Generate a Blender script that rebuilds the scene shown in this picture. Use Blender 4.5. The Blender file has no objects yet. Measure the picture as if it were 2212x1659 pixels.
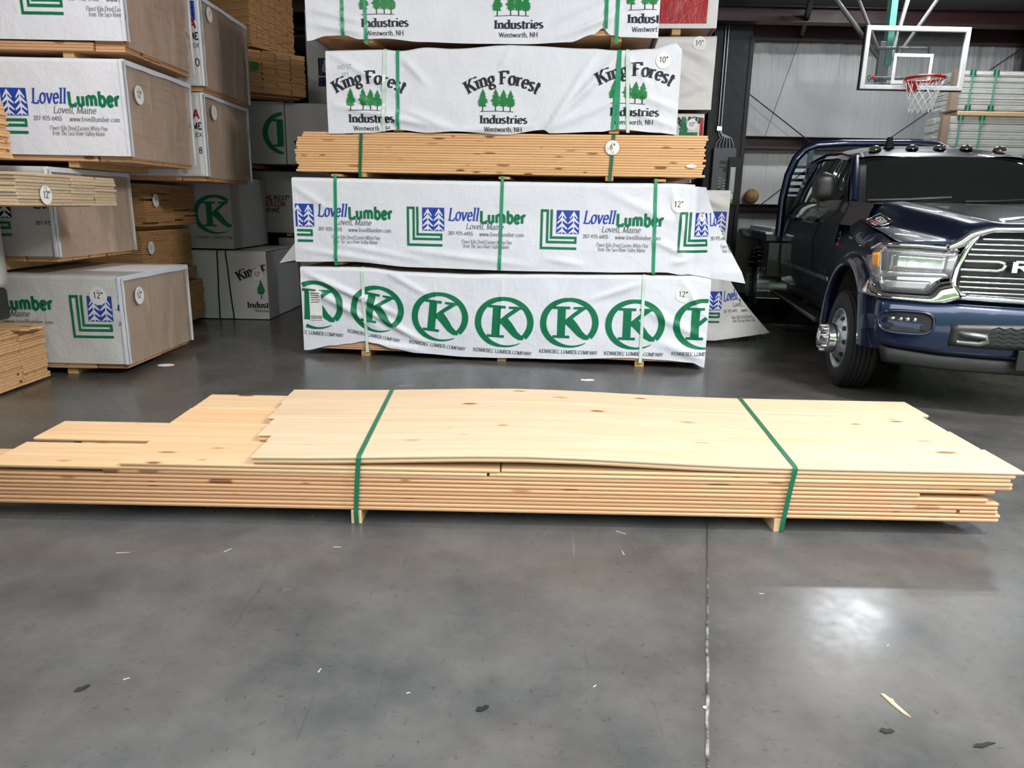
import bpy, bmesh, math, random
from mathutils import Vector, Matrix, noise

# ---------------------------------------------------------------- camera, world, light, exposure
scn = bpy.context.scene
COL = scn.collection
EYE = Vector((0, 0, 1.46))
PITCH, ROLL, FOC = math.atan(383 / 1540), 0.02, 1540 / 2212 * 36
cam_d = bpy.data.cameras.new('camera'); cam = bpy.data.objects.new('camera', cam_d); COL.objects.link(cam)
cam_d.sensor_width = 36; cam_d.sensor_fit = 'HORIZONTAL'; cam_d.lens = FOC; cam_d.clip_start = .05; cam_d.clip_end = 400
_f = Vector((0, math.cos(PITCH), -math.sin(PITCH))); _r0 = Vector((1, 0, 0)); _u0 = Vector((0, math.sin(PITCH), math.cos(PITCH)))
_r = _r0 * math.cos(ROLL) + _u0 * math.sin(ROLL); _u = -_r0 * math.sin(ROLL) + _u0 * math.cos(ROLL)
cam.matrix_world = Matrix(((_r.x, _u.x, -_f.x, EYE.x), (_r.y, _u.y, -_f.y, EYE.y), (_r.z, _u.z, -_f.z, EYE.z), (0, 0, 0, 1)))
scn.camera = cam
vs = scn.view_settings
vs.view_transform = 'Standard'; vs.look = 'None'; vs.gamma = 1; vs.use_curve_mapping = False; vs.exposure = 0.37
scn.display_settings.display_device = 'sRGB'

def V(*a): return Vector(a)
def lin(r, g, b):
    f = lambda c: (c / 255 / 12.92) if c / 255 <= .04045 else ((c / 255 + .055) / 1.055) ** 2.4
    return (f(r), f(g), f(b), 1)

w = bpy.data.worlds.new('world'); scn.world = w; w.use_nodes = True
nt = w.node_tree; nt.nodes.clear()
out = nt.nodes.new('ShaderNodeOutputWorld'); bg = nt.nodes.new('ShaderNodeBackground'); bg.inputs['Strength'].default_value = 4.5
tc = nt.nodes.new('ShaderNodeTexCoord'); sp = nt.nodes.new('ShaderNodeSeparateXYZ')
ns = nt.nodes.new('ShaderNodeTexNoise'); ns.inputs['Scale'].default_value = 14; ns.inputs['Detail'].default_value = 5
ad = nt.nodes.new('ShaderNodeMath'); ad.operation = 'MULTIPLY_ADD'; ad.inputs[1].default_value = -.11
rp = nt.nodes.new('ShaderNodeValToRGB'); cr = rp.color_ramp
cr.elements[0].position = 0.0; cr.elements[0].color = (.30, .31, .33, 1)
cr.elements[1].position = .5; cr.elements[1].color = (.93, .97, 1.0, 1)
for p_, c_ in ((.002, (.20, .20, .205, 1)), (.004, (.045, .09, .035, 1)), (.32, (.07, .11, .055, 1)), (.36, (.95, .97, 1.0, 1))):
    e_ = cr.elements.new(p_); e_.color = c_
nt.links.new(tc.outputs['Generated'], sp.inputs[0]); nt.links.new(tc.outputs['Generated'], ns.inputs['Vector'])
nt.links.new(ns.outputs['Fac'], ad.inputs[0]); nt.links.new(sp.outputs['Z'], ad.inputs[2])
nt.links.new(ad.outputs[0], rp.inputs[0]); nt.links.new(rp.outputs[0], bg.inputs['Color']); nt.links.new(bg.outputs[0], out.inputs[0])
ad.inputs[2].default_value = 0

def lamp(name, loc, rot, sx, sy, power, color=(1, 1, 1)):
    d = bpy.data.lights.new(name, 'AREA'); d.shape = 'RECTANGLE'; d.size = sx; d.size_y = sy; d.energy = power; d.color = color
    o = bpy.data.objects.new(name, d); COL.objects.link(o); o.location = loc; o.rotation_euler = rot; return o
# the warehouse's own rear strip lights; the two aisle lamps below are added fill
lamp('ceiling_light_rear', (5.15, 9.75, 4.56), (0, 0, 0), 1.1, .55, 165, (.93, .97, 1))
lamp('ceiling_light_rear_corner', (7.3, 9.9, 4.5), (math.radians(-10), 0, 0), 1.2, .6, 45, (.95, .98, 1))
lamp('added_fill_aisle', (-2.9, 3.4, 4.9), (0, 0, 0), 1.3, .35, 125, (1, .96, .9))  # unseen lamp, added to brighten the fronts of the left stack
lamp('added_fill_aisle_right', (4.0, 1.9, 4.7), (math.radians(20), math.radians(18), 0), 1.3, .35, 330, (1, .96, .9))  # unseen lamp, added to brighten the bundle ends facing right

# ---------------------------------------------------------------- helpers
class MB:
    """collects vertices and faces for one mesh"""
    def __init__(s): s.v = []; s.f = []; s.m = []; s.sm = []
    def add(s, vs_, fs, mat=0, smooth=False):
        o = len(s.v); s.v.extend([tuple(p) for p in vs_])
        for f in fs: s.f.append(tuple(o + i for i in f)); s.m.append(mat); s.sm.append(smooth)
        return o
    def box(s, a, b, mat=0):
        x0, y0, z0 = a; x1, y1, z1 = b
        s.add([(x0, y0, z0), (x1, y0, z0), (x1, y1, z0), (x0, y1, z0), (x0, y0, z1), (x1, y0, z1), (x1, y1, z1), (x0, y1, z1)],
              [(0, 3, 2, 1), (4, 5, 6, 7), (0, 1, 5, 4), (1, 2, 6, 5), (2, 3, 7, 6), (3, 0, 4, 7)], mat)
    def cbox(s, a, b, c=.004, mat=0):
        """box with chamfered edges"""
        bm = bmesh.new(); bmesh.ops.create_cube(bm, size=1)
        for v in bm.verts: v.co = V(*[a[i] + (v.co[i] + .5) * (b[i] - a[i]) for i in range(3)])
        bmesh.ops.bevel(bm, geom=list(bm.edges), offset=c, segments=1, affect='EDGES', clamp_overlap=True)
        s.bm(bm, mat)
    def bm(s, bm, mat=0, smooth=False, mtx=None):
        bm.verts.index_update()
        s.add([(mtx @ v.co) if mtx else v.co for v in bm.verts], [[v.index for v in f.verts] for f in bm.faces], mat, smooth); bm.free()
    def bar(s, p, q, rx, ry=None, mat=0, up=None):
        """box bar from p to q"""
        p, q = V(*p), V(*q); d = (q - p).normalized(); ry = rx if ry is None else ry
        u = V(*up) if up else (V(0, 0, 1) if abs(d.z) < .9 else V(1, 0, 0))
        a = d.cross(u).normalized(); b = a.cross(d)
        vs_ = [e + a * (rx * i) + b * (ry * j) for e in (p, q) for i, j in ((-1, -1), (1, -1), (1, 1), (-1, 1))]
        s.add(vs_, [(0, 1, 2, 3), (7, 6, 5, 4), (0, 4, 5, 1), (1, 5, 6, 2), (2, 6, 7, 3), (3, 7, 4, 0)], mat)
    def tube(s, pts, r, n=8, mat=0, cap=True, closed=False):
        pts = [V(*p) for p in pts]; N = len(pts); rings = []
        rr = r if isinstance(r, (list, tuple)) else [r] * N
        ref = None
        for i, p in enumerate(pts):
            if closed: d = pts[(i + 1) % N] - pts[i - 1]
            else: d = pts[min(i + 1, N - 1)] - pts[max(i - 1, 0)]
            d = d.normalized()
            if ref is None: ref = d.orthogonal().normalized()
            a = (ref - d * ref.dot(d)).normalized(); ref = a; b = d.cross(a)
            rings.append([p + a * (rr[i] * math.cos(t * 2 * math.pi / n)) + b * (rr[i] * math.sin(t * 2 * math.pi / n)) for t in range(n)])
        vs_ = [v for k in rings for v in k]; fs = []
        for i in range(N if closed else N - 1):
            j = (i + 1) % N
            for t in range(n): fs.append((i * n + t, i * n + (t + 1) % n, j * n + (t + 1) % n, j * n + t))
        s.add(vs_, fs, mat, True)
        if cap and not closed: s.add(rings[0], [tuple(range(n))[::-1]], mat); s.add(rings[-1], [tuple(range(n))], mat)
    def lathe(s, prof, mtx, n=32, mat=0, smooth=True):
        """prof: (radius, axial) pairs revolved about local x, placed by mtx"""
        vs_ = [mtx @ V(a, r * math.cos(t * 2 * math.pi / n), r * math.sin(t * 2 * math.pi / n)) for r, a in prof for t in range(n)]; fs = []
        for i in range(len(prof) - 1):
            for t in range(n): fs.append((i * n + t, i * n + (t + 1) % n, (i + 1) * n + (t + 1) % n, (i + 1) * n + t))
        s.add(vs_, fs, mat, smooth)
    def grid(s, fn, nu, nv, mat=0, smooth=True, flip=False):
        vs_ = [fn(i / nu, j / nv) for j in range(nv + 1) for i in range(nu + 1)]; fs = []
        for j in range(nv):
            for i in range(nu):
                a = j * (nu + 1) + i; q = (a, a + 1, a + nu + 2, a + nu + 1); fs.append(q[::-1] if flip else q)
        s.add(vs_, fs, mat, smooth)
    def poly(s, pts, mat=0): s.add(pts, [tuple(range(len(pts)))], mat)
    def prism(s, pts2, fn, d0, d1, mat=0):
        """closed outline pts2 extruded between depths d0 and d1; fn(a, b, d) gives a point"""
        n = len(pts2); s.add([fn(a, b, d0) for a, b in pts2] + [fn(a, b, d1) for a, b in pts2],
              [tuple(range(n))[::-1], tuple(range(n, 2 * n))] + [(i, (i + 1) % n, n + (i + 1) % n, n + i) for i in range(n)], mat)
    def build(s, name, mats, parent=None, weld=0, subsurf=0, fixn=True):
        me = bpy.data.meshes.new(name); me.from_pydata(s.v, [], s.f)
        mats = mats if isinstance(mats, (list, tuple)) else [mats]
        for m in mats: me.materials.append(m)
        me.polygons.foreach_set('material_index', s.m); me.polygons.foreach_set('use_smooth', s.sm)
        if weld or fixn:
            bm = bmesh.new(); bm.from_mesh(me)
            if weld: bmesh.ops.remove_doubles(bm, verts=bm.verts, dist=weld)
            if fixn: bmesh.ops.recalc_face_normals(bm, faces=bm.faces)
            bm.to_mesh(me); bm.free()
        me.update(); o = bpy.data.objects.new(name, me); COL.objects.link(o)
        if parent: o.parent = parent
        if subsurf:
            md = o.modifiers.new('smooth', 'SUBSURF'); md.levels = subsurf; md.render_levels = subsurf
        return o

def tag(o, label=None, cat=None, group=None, kind=None):
    if label: o['label'] = label
    if cat: o['category'] = cat
    if group: o['group'] = group
    if kind: o['kind'] = kind
    return o
def thing(name, label, cat, loc=(0, 0, 0), rz=0, group=None):
    o = bpy.data.objects.new(name, None); COL.objects.link(o); o.location = loc; o.rotation_euler = (0, 0, rz); o.empty_display_size = .1
    return tag(o, label, cat, group)

# ---------------------------------------------------------------- materials
class Mat:
    def __init__(s, name):
        s.m = bpy.data.materials.new(name); s.m.use_nodes = True; s.t = s.m.node_tree; s.b = s.t.nodes['Principled BSDF']; s.o = s.t.nodes['Material Output']
    def n(s, typ, **kw):
        k = s.t.nodes.new('ShaderNode' + typ)
        for a, v in kw.items():
            if a.startswith('_'): setattr(k, a[1:], v)
            else: s.put(k.inputs[int(a[1:])] if a[0] == 'i' and a[1:].isdigit() else k.inputs[a.replace('__', ' ')], v)
        return k
    def put(s, sock, v):
        if hasattr(v, 'outputs'): v = v.outputs[0]
        if hasattr(v, 'is_output'): s.t.links.new(v, sock)
        else: sock.default_value = v
    def math(s, op, a, b=0.0, c=0.0): return s.n('Math', _operation=op, i0=a, i1=b, i2=c)
    def mix(s, fac, a, b, mode='MIX'):
        k = s.n('Mix', _data_type='RGBA', _blend_type=mode); s.put(k.inputs[0], fac); s.put(k.inputs[6], a); s.put(k.inputs[7], b); return k.outputs[2]
    def ramp(s, fac, *els, interp='LINEAR'):
        k = s.n('ValToRGB'); s.put(k.inputs[0], fac); r = k.color_ramp; r.interpolation = interp
        while len(r.elements) < len(els): r.elements.new(.5)
        for e, (p, c) in zip(r.elements, els): e.position = p; e.color = c if len(c) == 4 else (*c, 1)
        return k.outputs[0]
    def fac(s, f, lo, hi, a=0.0, b=1.0): return s.n('MapRange', _clamp=True, i0=f, i1=lo, i2=hi, i3=a, i4=b)
    def noise(s, vec, scale, detail=3, rough=.5): return s.n('TexNoise', Vector=vec, Scale=scale, Detail=detail, Roughness=rough).outputs[0]
    def mapv(s, vec, loc=(0, 0, 0), sc=(1, 1, 1), rot=(0, 0, 0)): return s.n('Mapping', Vector=vec, Location=loc, Scale=sc, Rotation=rot)
    def bump(s, h, strength=.3, dist=.01): s.put(s.b.inputs['Normal'], s.n('Bump', Height=h, Strength=strength, Distance=dist))
    def set(s, **kw):
        for a, v in kw.items(): s.put(s.b.inputs[a.replace('__', ' ')], v)
        return s

def plain(name, col, rough=.5, metal=0, coat=0, spec=.5, var=.06, scale=9):
    """flat colour with faint procedural mottling"""
    m = Mat(name); co = m.n('TexCoord').outputs['Object']; nz = m.noise(co, scale, 4)
    c = m.mix(m.fac(nz, .35, .7), tuple(min(1, x * (1 - var)) for x in col[:3]) + (1,), tuple(min(1, x * (1 + var)) for x in col[:3]) + (1,))
    m.set(Base__Color=c, Roughness=m.fac(nz, .3, .7, max(.02, rough - .05), rough + .05), Metallic=metal, Coat__Weight=coat, Specular__IOR__Level=spec)
    return m.m

def pine(name, light, dark, knot=(.16, .07, .03, 1), kn=1.0, layer=.0205, var=.25, rough=.55, kx=1.05, tint=.55, pk=.8):
    m = Mat(name); tc = m.n('TexCoord').outputs['Object']; rnd = m.n('ObjectInfo').outputs['Random']
    sh = m.math('MULTIPLY', rnd, 37.0); co = m.n('VectorMath', _operation='ADD', i0=tc, i1=m.n('CombineXYZ', X=sh, Y=m.math('MULTIPLY', rnd, 5.3), Z=0.0))
    z = m.n('SeparateXYZ', Vector=tc).outputs['Z']
    lay = m.math('FLOOR', m.math('DIVIDE', z, layer))
    wn = m.n('TexWhiteNoise', _noise_dimensions='2D', Vector=m.n('CombineXYZ', X=lay, Y=sh)).outputs['Value']
    g = m.noise(m.mapv(co, sc=(.55, 16, 16)), 1.6, 5, .6)
    g2 = m.noise(m.mapv(co, sc=(.8, 60, 60)), 2.2, 3, .6)
    base = m.mix(m.fac(g, .32, .7), light, dark)
    base = m.mix(m.math('MULTIPLY', m.fac(g2, .55, .75), .35), base, dark)
    base = m.mix(m.math('MULTIPLY', wn, var), base, m.mix(.5, dark, (.62, .30, .18, 1)))
    base = m.mix(m.math('MULTIPLY', rnd, tint), base, m.mix(.6, base, (.62, .34, .17, 1)))
    kv = m.n('TexVoronoi', Vector=m.mapv(co, sc=(kx, 4.6, 4.6)), Scale=2.8, Randomness=1.0)
    d = kv.outputs['Distance']; pick = m.n('SeparateColor', Color=kv.outputs['Color']).outputs[0]
    size = m.math('MULTIPLY', m.fac(pick, pk, 1.0, 0, .24), kn)
    inside = m.math('SUBTRACT', size, d)
    ring = m.fac(inside, -.02, .015); core = m.fac(inside, .025, .075); 
    base = m.mix(m.math('MULTIPLY', ring, .6), base, (.50, .23, .10, 1))
    base = m.mix(m.math('MULTIPLY', core, m.fac(m.n('SeparateColor', Color=kv.outputs['Color']).outputs[1], .1, .6, .35, 1.0)), base, knot)
    m.set(Base__Color=base, Roughness=rough, Specular__IOR__Level=.3)
    m.bump(g2, .12, .002)
    return m.m

MT = {}
def floor_mat():
    m = Mat('polished_concrete'); co = m.n('TexCoord').outputs['Object']
    x = m.n('SeparateXYZ', Vector=co)
    big = m.noise(co, .55, 4, .55); mid = m.noise(co, 2.3, 6, .62); fine = m.noise(co, 16, 6, .7)
    c = m.mix(m.fac(mid, .34, .68), (.054, .0548, .056, 1), (.098, .0975, .0955, 1))
    c = m.mix(m.math('MULTIPLY', m.fac(big, .48, .7), .55), c, (.095, .079, .065, 1))
    c = m.mix(m.math('MULTIPLY', m.fac(m.noise(m.mapv(co, loc=(7, 3, 0)), .8, 3), .52, .7), .25), c, (.085, .09, .10, 1))
    c = m.mix(m.math('MULTIPLY', m.fac(fine, .56, .74), .38), c, (.035, .036, .037, 1))
    pits = m.n('TexVoronoi', Vector=m.n('VectorMath', _operation='ADD', i0=co, i1=m.n('CombineXYZ', X=m.math('MULTIPLY', fine, .1), Y=m.math('MULTIPLY', mid, .1), Z=0.0)), Scale=13.0)
    pk = m.math('MULTIPLY', m.fac(pits.outputs['Distance'], .16, .08), m.fac(m.noise(co, 1.1, 3), .46, .62))
    c = m.mix(m.math('MULTIPLY', pk, .28), c, (.04, .041, .042, 1))
    sf = m.noise(m.mapv(co, sc=(20, 70, 1), rot=(0, 0, .12)), 1.0, 4, .7); sf2 = m.noise(m.mapv(co, sc=(55, 22, 1), rot=(0, 0, .3)), 1.0, 4, .7)
    c = m.mix(m.math('MULTIPLY', m.math('MAXIMUM', m.fac(sf, .62, .70), m.fac(sf2, .62, .70)), .8), c, (.030, .031, .032, 1))
    sc1 = m.noise(m.mapv(co, sc=(26, 1.1, 1), rot=(0, 0, .5)), 1.0, 3, .6); sc2 = m.noise(m.mapv(co, sc=(24, 1.0, 1), rot=(0, 0, -.9)), 1.0, 3, .6)
    scr = m.math('MAXIMUM', m.fac(sc1, .69, .73), m.fac(sc2, .69, .73))
    c = m.mix(m.math('MULTIPLY', scr, .5), c, (.05, .05, .05, 1))
    scl = m.fac(m.noise(m.mapv(co, sc=(30, .8, 1), rot=(0, 0, .1)), 1.0, 3, .6), .71, .75)
    c = m.mix(m.math('MULTIPLY', scl, .3), c, (.30, .30, .30, 1))
    # the long saw joint that runs from under the pile towards the viewer, and one by the truck
    def joint(x0, y0, x1, y1, wd):
        L = math.hypot(x1 - x0, y1 - y0); nx, ny = -(y1 - y0) / L, (x1 - x0) / L
        d = m.math('ADD', m.math('ADD', m.math('MULTIPLY', x.outputs['X'], nx), m.math('MULTIPLY', x.outputs['Y'], ny)), -(nx * x0 + ny * y0))
        d = m.math('ADD', d, m.math('MULTIPLY', m.math('SUBTRACT', m.noise(co, 9, 3), .5), .012))
        return m.fac(m.math('ABSOLUTE', d), wd, wd * .35), d
    j1, d1 = joint(.54, 1.6, .925, 3.07, .0065); j2, d2 = joint(4.79, 6.92, 4.60, 6.24, .012); j3, d3 = joint(.925, 3.07, 2.03, 7.29, .006)
    soil = m.fac(m.math('ABSOLUTE', d1), .05, .0); c = m.mix(m.math('MULTIPLY', soil, .4), c, (.05, .05, .05, 1))
    j1y = m.math('MULTIPLY', j1, m.fac(x.outputs['Y'], 3.2, 3.1)); c = m.mix(m.math('MULTIPLY', j1y, .95), c, (.03, .03, .03, 1))
    j3y = m.math('MULTIPLY', j3, m.fac(x.outputs['Y'], 3.1, 3.2)); c = m.mix(m.math('MULTIPLY', j3y, .55), c, (.03, .03, .03, 1))
    crumbs = m.math('MULTIPLY', m.fac(m.math('ABSOLUTE', m.math('ADD', d1, .003)), .006, .002), m.math('MULTIPLY', m.fac(m.noise(m.mapv(co, sc=(3, 14, 1)), 1.2, 3), .42, .6), m.fac(x.outputs['Y'], 2.75, 2.1)))
    c = m.mix(m.math('MULTIPLY', crumbs, .65), c, (.42, .41, .40, 1))
    c = m.mix(m.math('MULTIPLY', j2, .9), c, (.03, .03, .03, 1))
    m.set(Base__Color=c, Roughness=m.fac(m.math('ADD', mid, m.math('MULTIPLY', fine, .4)), .5, .95, .17, .36), Specular__IOR__Level=.36)
    m.bump(m.math('ADD', fine, m.math('MULTIPLY', j1, -1.5)), .05, .004)
    return m.m

def wrap_mat(name, col, rough=.5, bs=.5):
    m = Mat(name); co = m.n('TexCoord').outputs['Object']
    nz = m.noise(co, 3.0, 5, .6); fine = m.noise(co, 28, 5, .65)
    cr = m.n('TexVoronoi', _feature='DISTANCE_TO_EDGE', Vector=m.n('VectorMath', _operation='ADD', i0=co, i1=m.n('CombineXYZ', X=m.math('MULTIPLY', nz, .5), Y=0.0, Z=m.math('MULTIPLY', nz, .5))), Scale=4.5).outputs['Distance']
    dr = m.noise(m.mapv(co, sc=(3.5, 1, 1.2), rot=(0, .5, 0)), 1.6, 4, .6)
    h = m.math('ADD', m.math('ADD', m.math('MULTIPLY', nz, .9), m.math('MULTIPLY', fine, .12)), m.math('ADD', m.math('MULTIPLY', m.fac(cr, .05, 0), .06), m.math('MULTIPLY', dr, .6)))
    c = m.mix(m.fac(nz, .3, .75), tuple(x * .93 for x in col[:3]) + (1,), col)
    m.set(Base__Color=c, Roughness=rough, Specular__IOR__Level=.35, Sheen__Weight=.05)
    m.bump(h, bs, .03)
    return m.m

def film_mat(name, tint, milky, fac=.5):
    """clear stretch film over board ends: see-through, milky in its folds, with glossy streaks"""
    m = Mat(name); co = m.n('TexCoord').outputs['Object']
    nz = m.noise(m.mapv(co, sc=(1, 1, .5), rot=(.5, 0, 0)), 4.5, 5, .65); st = m.noise(m.mapv(co, sc=(1, 4, .9), rot=(.7, 0, 0)), 2.0, 4, .6)
    m.set(Base__Color=milky, Roughness=.2, Specular__IOR__Level=.55)
    m.bump(m.math('ADD', nz, m.math('MULTIPLY', st, .7)), .5, .02)
    tr = m.n('BsdfTransparent', Color=tint)
    f = m.math('ADD', fac, m.math('MULTIPLY', m.fac(st, .55, .8), .25))
    ms = m.n('MixShader', i0=f, i1=tr, i2=m.b); m.t.links.new(ms.outputs[0], m.o.inputs[0])
    return m.m

def metal_mat(name, col, rough): return plain(name, col, rough, metal=1, var=.04, scale=20)
def paint_mat():
    m = Mat('navy_metallic_paint'); co = m.n('TexCoord').outputs['Object']
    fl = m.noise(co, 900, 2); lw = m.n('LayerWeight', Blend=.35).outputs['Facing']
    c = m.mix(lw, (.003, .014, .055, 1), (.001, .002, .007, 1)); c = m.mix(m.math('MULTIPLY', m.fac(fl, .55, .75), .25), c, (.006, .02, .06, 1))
    m.set(Base__Color=c, Roughness=.3, Metallic=.5, Coat__Weight=1.0, Coat__Roughness=.03, Specular__IOR__Level=.5); return m.m
def insul_mat():
    """white reinforced facing of the wall insulation, gathered into vertical folds under the girt"""
    m = Mat('white_insulation_facing'); co = m.n('TexCoord').outputs['Object']
    v = m.noise(m.mapv(co, sc=(9, 1, .55)), 1.5, 5, .62); v2 = m.noise(m.mapv(co, sc=(24, 1, 1.0)), 1.3, 4, .6); big = m.noise(m.mapv(co, sc=(1.5, 1, .5)), 1.2, 2)
    m.set(Base__Color=(.50, .51, .53, 1), Roughness=.34, Specular__IOR__Level=.5)
    m.bump(m.math('ADD', m.math('ADD', v, m.math('MULTIPLY', v2, .4)), m.math('MULTIPLY', big, 2.0)), .6, .05); return m.m

P = MT
P['floor'] = floor_mat()
P['wrap'] = wrap_mat('white_lumber_wrap', (.70, .725, .82, 1))
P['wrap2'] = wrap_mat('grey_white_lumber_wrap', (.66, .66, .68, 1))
P['wrap3'] = wrap_mat('shaded_grey_lumber_wrap', (.46, .46, .47, 1))  # darkened wrap colour; stands for shade on the dim bundles
P['wrapback'] = wrap_mat('black_wrap_underside', (.03, .03, .03, 1))
P['green'] = wrap_mat('printed_green', (.002, .16, .072, 1), .45)
P['leaf'] = wrap_mat('printed_leaf_green', (.01, .20, .05, 1), .45)
P['blue'] = wrap_mat('printed_blue', (.018, .055, .38, 1), .45)
P['ink'] = wrap_mat('printed_black', (.012, .014, .025, 1), .5)
P['grey_ink'] = wrap_mat('printed_grey', (.09, .095, .11, 1), .5)
P['red_ink'] = wrap_mat('printed_red', (.34, .01, .02, 1), .5)
P['navy_ink'] = wrap_mat('printed_navy', (.015, .015, .07, 1), .5)
P['redwrap'] = wrap_mat('red_lumber_wrap', (.36, .008, .018, 1), .35)
P['film'] = film_mat('clear_stretch_film', (.90, .84, .79, 1), (.72, .65, .59, 1), .40)
P['film2'] = film_mat('clear_film_over_white_boards', (.92, .92, .90, 1), (.62, .62, .60, 1), .16)
P['pine'] = pine('fresh_pine', (.63, .465, .295, 1), (.53, .34, .185, 1), kn=1.1, var=.0, kx=1.5, pk=.62)
P['pine_top'] = pine('planed_pine_face', (.555, .475, .36, 1), (.47, .365, .245, 1), kn=1.1, var=.0, kx=1.5, tint=.5, pk=.66)
P['pine_edge'] = pine('pine_board_edge', (.59, .375, .22, 1), (.45, .25, .13, 1), kn=1.35, var=.5, kx=1.5, pk=.2)
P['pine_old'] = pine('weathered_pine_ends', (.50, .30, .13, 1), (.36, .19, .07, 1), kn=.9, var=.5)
P['pine_warm'] = pine('warm_pine', (.80, .54, .30, 1), (.64, .37, .17, 1), kn=1.35, var=.35, kx=1.5, pk=.2)
P['block'] = pine('rough_pine_block', (.55, .36, .17, 1), (.42, .25, .10, 1), kn=.5, var=.1)
P['strap'] = plain('green_plastic_strap', (.012, .26, .13, 1), .38)
P['dstrap'] = plain('dark_green_plastic_strap', (.005, .115, .055, 1), .4)
P['mint'] = plain('pale_mint_plastic_strap', (.56, .70, .64, 1), .35)
P['black'] = plain('black_plastic', (.012, .012, .013, 1), .45)
P['rubber'] = plain('black_rubber', (.014, .014, .015, 1), .62, spec=.35)
P['white'] = plain('white_paper', (.78, .78, .80, 1), .6)
P['chrome'] = metal_mat('bright_chrome', (.82, .83, .85, 1), .07)
P['alu'] = metal_mat('brushed_aluminium', (.62, .64, .68, 1), .28)
P['steel'] = metal_mat('galvanised_steel', (.36, .37, .38, 1), .42)
P['paint'] = paint_mat()
P['insul'] = insul_mat()
P['wallgrey'] = plain('charcoal_wall_paint', (.009, .011, .015, 1), .6)
P['red_iron'] = plain('red_oxide_steel', (.030, .006, .007, 1), .5)
P['panelgrey'] = plain('grey_enamel', (.085, .10, .115, 1), .45)
P['roofing'] = plain('grey_roof_insulation', (.17, .175, .17, 1), .6)
P['apron'] = plain('pale_concrete_apron', (.36, .355, .34, 1), .8, var=.1, scale=2)
# ---------------------------------------------------------------- lettering: stroke skeletons drawn with a broad pen
def arc(cx, cy, rx, ry, a0, a1, n=10):
    return [(cx + rx * math.cos(math.radians(a0 + (a1 - a0) * i / n)), cy + ry * math.sin(math.radians(a0 + (a1 - a0) * i / n))) for i in range(n + 1)]
X, CH, AS, DS = .46, .68, .72, -.21
GL = {}
def gl(ch, adv, strokes, serifs=()): GL[ch] = (adv, strokes, serifs)
gl(' ', .26, [])
gl('.', .22, [[(.10, 0), (.10, .07)]]); gl(',', .22, [[(.11, .07), (.08, -.10)]]); gl('-', .34, [[(.06, .24), (.28, .24)]]); gl('"', .30, [[(.09, .70), (.09, .50)], [(.21, .70), (.21, .50)]])
gl("'", .16, [[(.08, .70), (.08, .50)]])
o_ = lambda cx, rx: [arc(cx, X / 2, rx, X / 2, 90, 450, 16)]
gl('a', .46, [[(.34, X * .62)] + arc(.20, X * .66, .14, X * .34, 20, 150, 6), [(.34, X * .7), (.34, .06), (.40, 0), (.44, .02)], arc(.20, .13, .14, .13, 60, 330, 10)])
gl('b', .52, [[(.10, AS), (.10, 0)], arc(.27, X / 2, .17, X / 2, 150, -150, 12)], [(.06, AS)])
gl('c', .44, [arc(.25, X / 2, .18, X / 2, 45, 320, 12)])
gl('d', .54, [[(.42, AS), (.42, 0)], arc(.25, X / 2, .17, X / 2, 30, 330, 12)], [(.38, AS), (.46, 0)])
gl('e', .46, [[(.08, .25), (.40, .25)], arc(.24, X / 2, .17, X / 2, 5, 325, 13)])
gl('f', .32, [[(.14, 0), (.14, .55)] + arc(.25, .57, .11, .14, 180, 50, 5), [(.03, X), (.28, X)]], [(.14, 0)])
gl('g', .50, [arc(.23, .29, .15, .17, 90, 450, 12), [(.38, .44), (.46, .46)], [(.16, .14)] + [(.12, .06), (.20, .01), (.36, 0), (.42, -.08)] + arc(.25, -.11, .18, .10, 0, -190, 9) + [(.12, .02)]])
gl('h', .54, [[(.11, AS), (.11, 0)], [(.11, .30)] + arc(.27, .28, .15, .18, 160, 0, 7) + [(.42, 0)]], [(.08, AS), (.11, 0), (.42, 0)])
gl('i', .27, [[(.13, X), (.13, 0)], [(.13, .60), (.13, .68)]], [(.10, X), (.13, 0)])
gl('k', .52, [[(.11, AS), (.11, 0)], [(.11, .18), (.36, X)], [(.22, .27), (.42, 0)]], [(.08, AS), (.11, 0), (.38, X), (.43, 0)])
gl('l', .27, [[(.13, AS), (.13, 0)]], [(.10, AS), (.13, 0)])
gl('m', .82, [[(.11, X), (.11, 0)], [(.11, .30)] + arc(.26, .29, .14, .17, 160, 0, 7) + [(.40, 0)], [(.40, .30)] + arc(.55, .29, .14, .17, 160, 0, 7) + [(.69, 0)]], [(.08, X), (.11, 0), (.40, 0), (.69, 0)])
gl('n', .54, [[(.11, X), (.11, 0)], [(.11, .30)] + arc(.27, .28, .15, .18, 160, 0, 7) + [(.42, 0)]], [(.08, X), (.11, 0), (.42, 0)])
gl('o', .50, o_(.25, .18))
gl('p', .54, [[(.12, X), (.12, DS)], arc(.29, X / 2, .17, X / 2, 150, -150, 12)], [(.09, X), (.12, DS)])
gl('r', .38, [[(.11, X), (.11, 0)], [(.11, .28)] + arc(.27, .28, .15, .17, 160, 60, 5)], [(.08, X), (.11, 0)])
gl('s', .40, [arc(.20, .34, .12, .12, 40, 230, 7)[:-1] + [(.17, .25), (.26, .20)] + arc(.20, .12, .13, .12, 40, -150, 7)])
gl('t', .34, [[(.15, .60), (.15, .10)] + arc(.24, .10, .09, .10, 180, 300, 4), [(.03, X), (.29, X)]])
gl('u', .54, [[(.11, X), (.11, .15)] + arc(.25, .15, .14, .15, 180, 345, 7), [(.42, X), (.42, 0)]], [(.08, X), (.39, X), (.45, 0)])
gl('v', .48, [[(.06, X), (.24, 0)], [(.24, 0), (.42, X)]], [(.06, X), (.42, X)])
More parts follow.
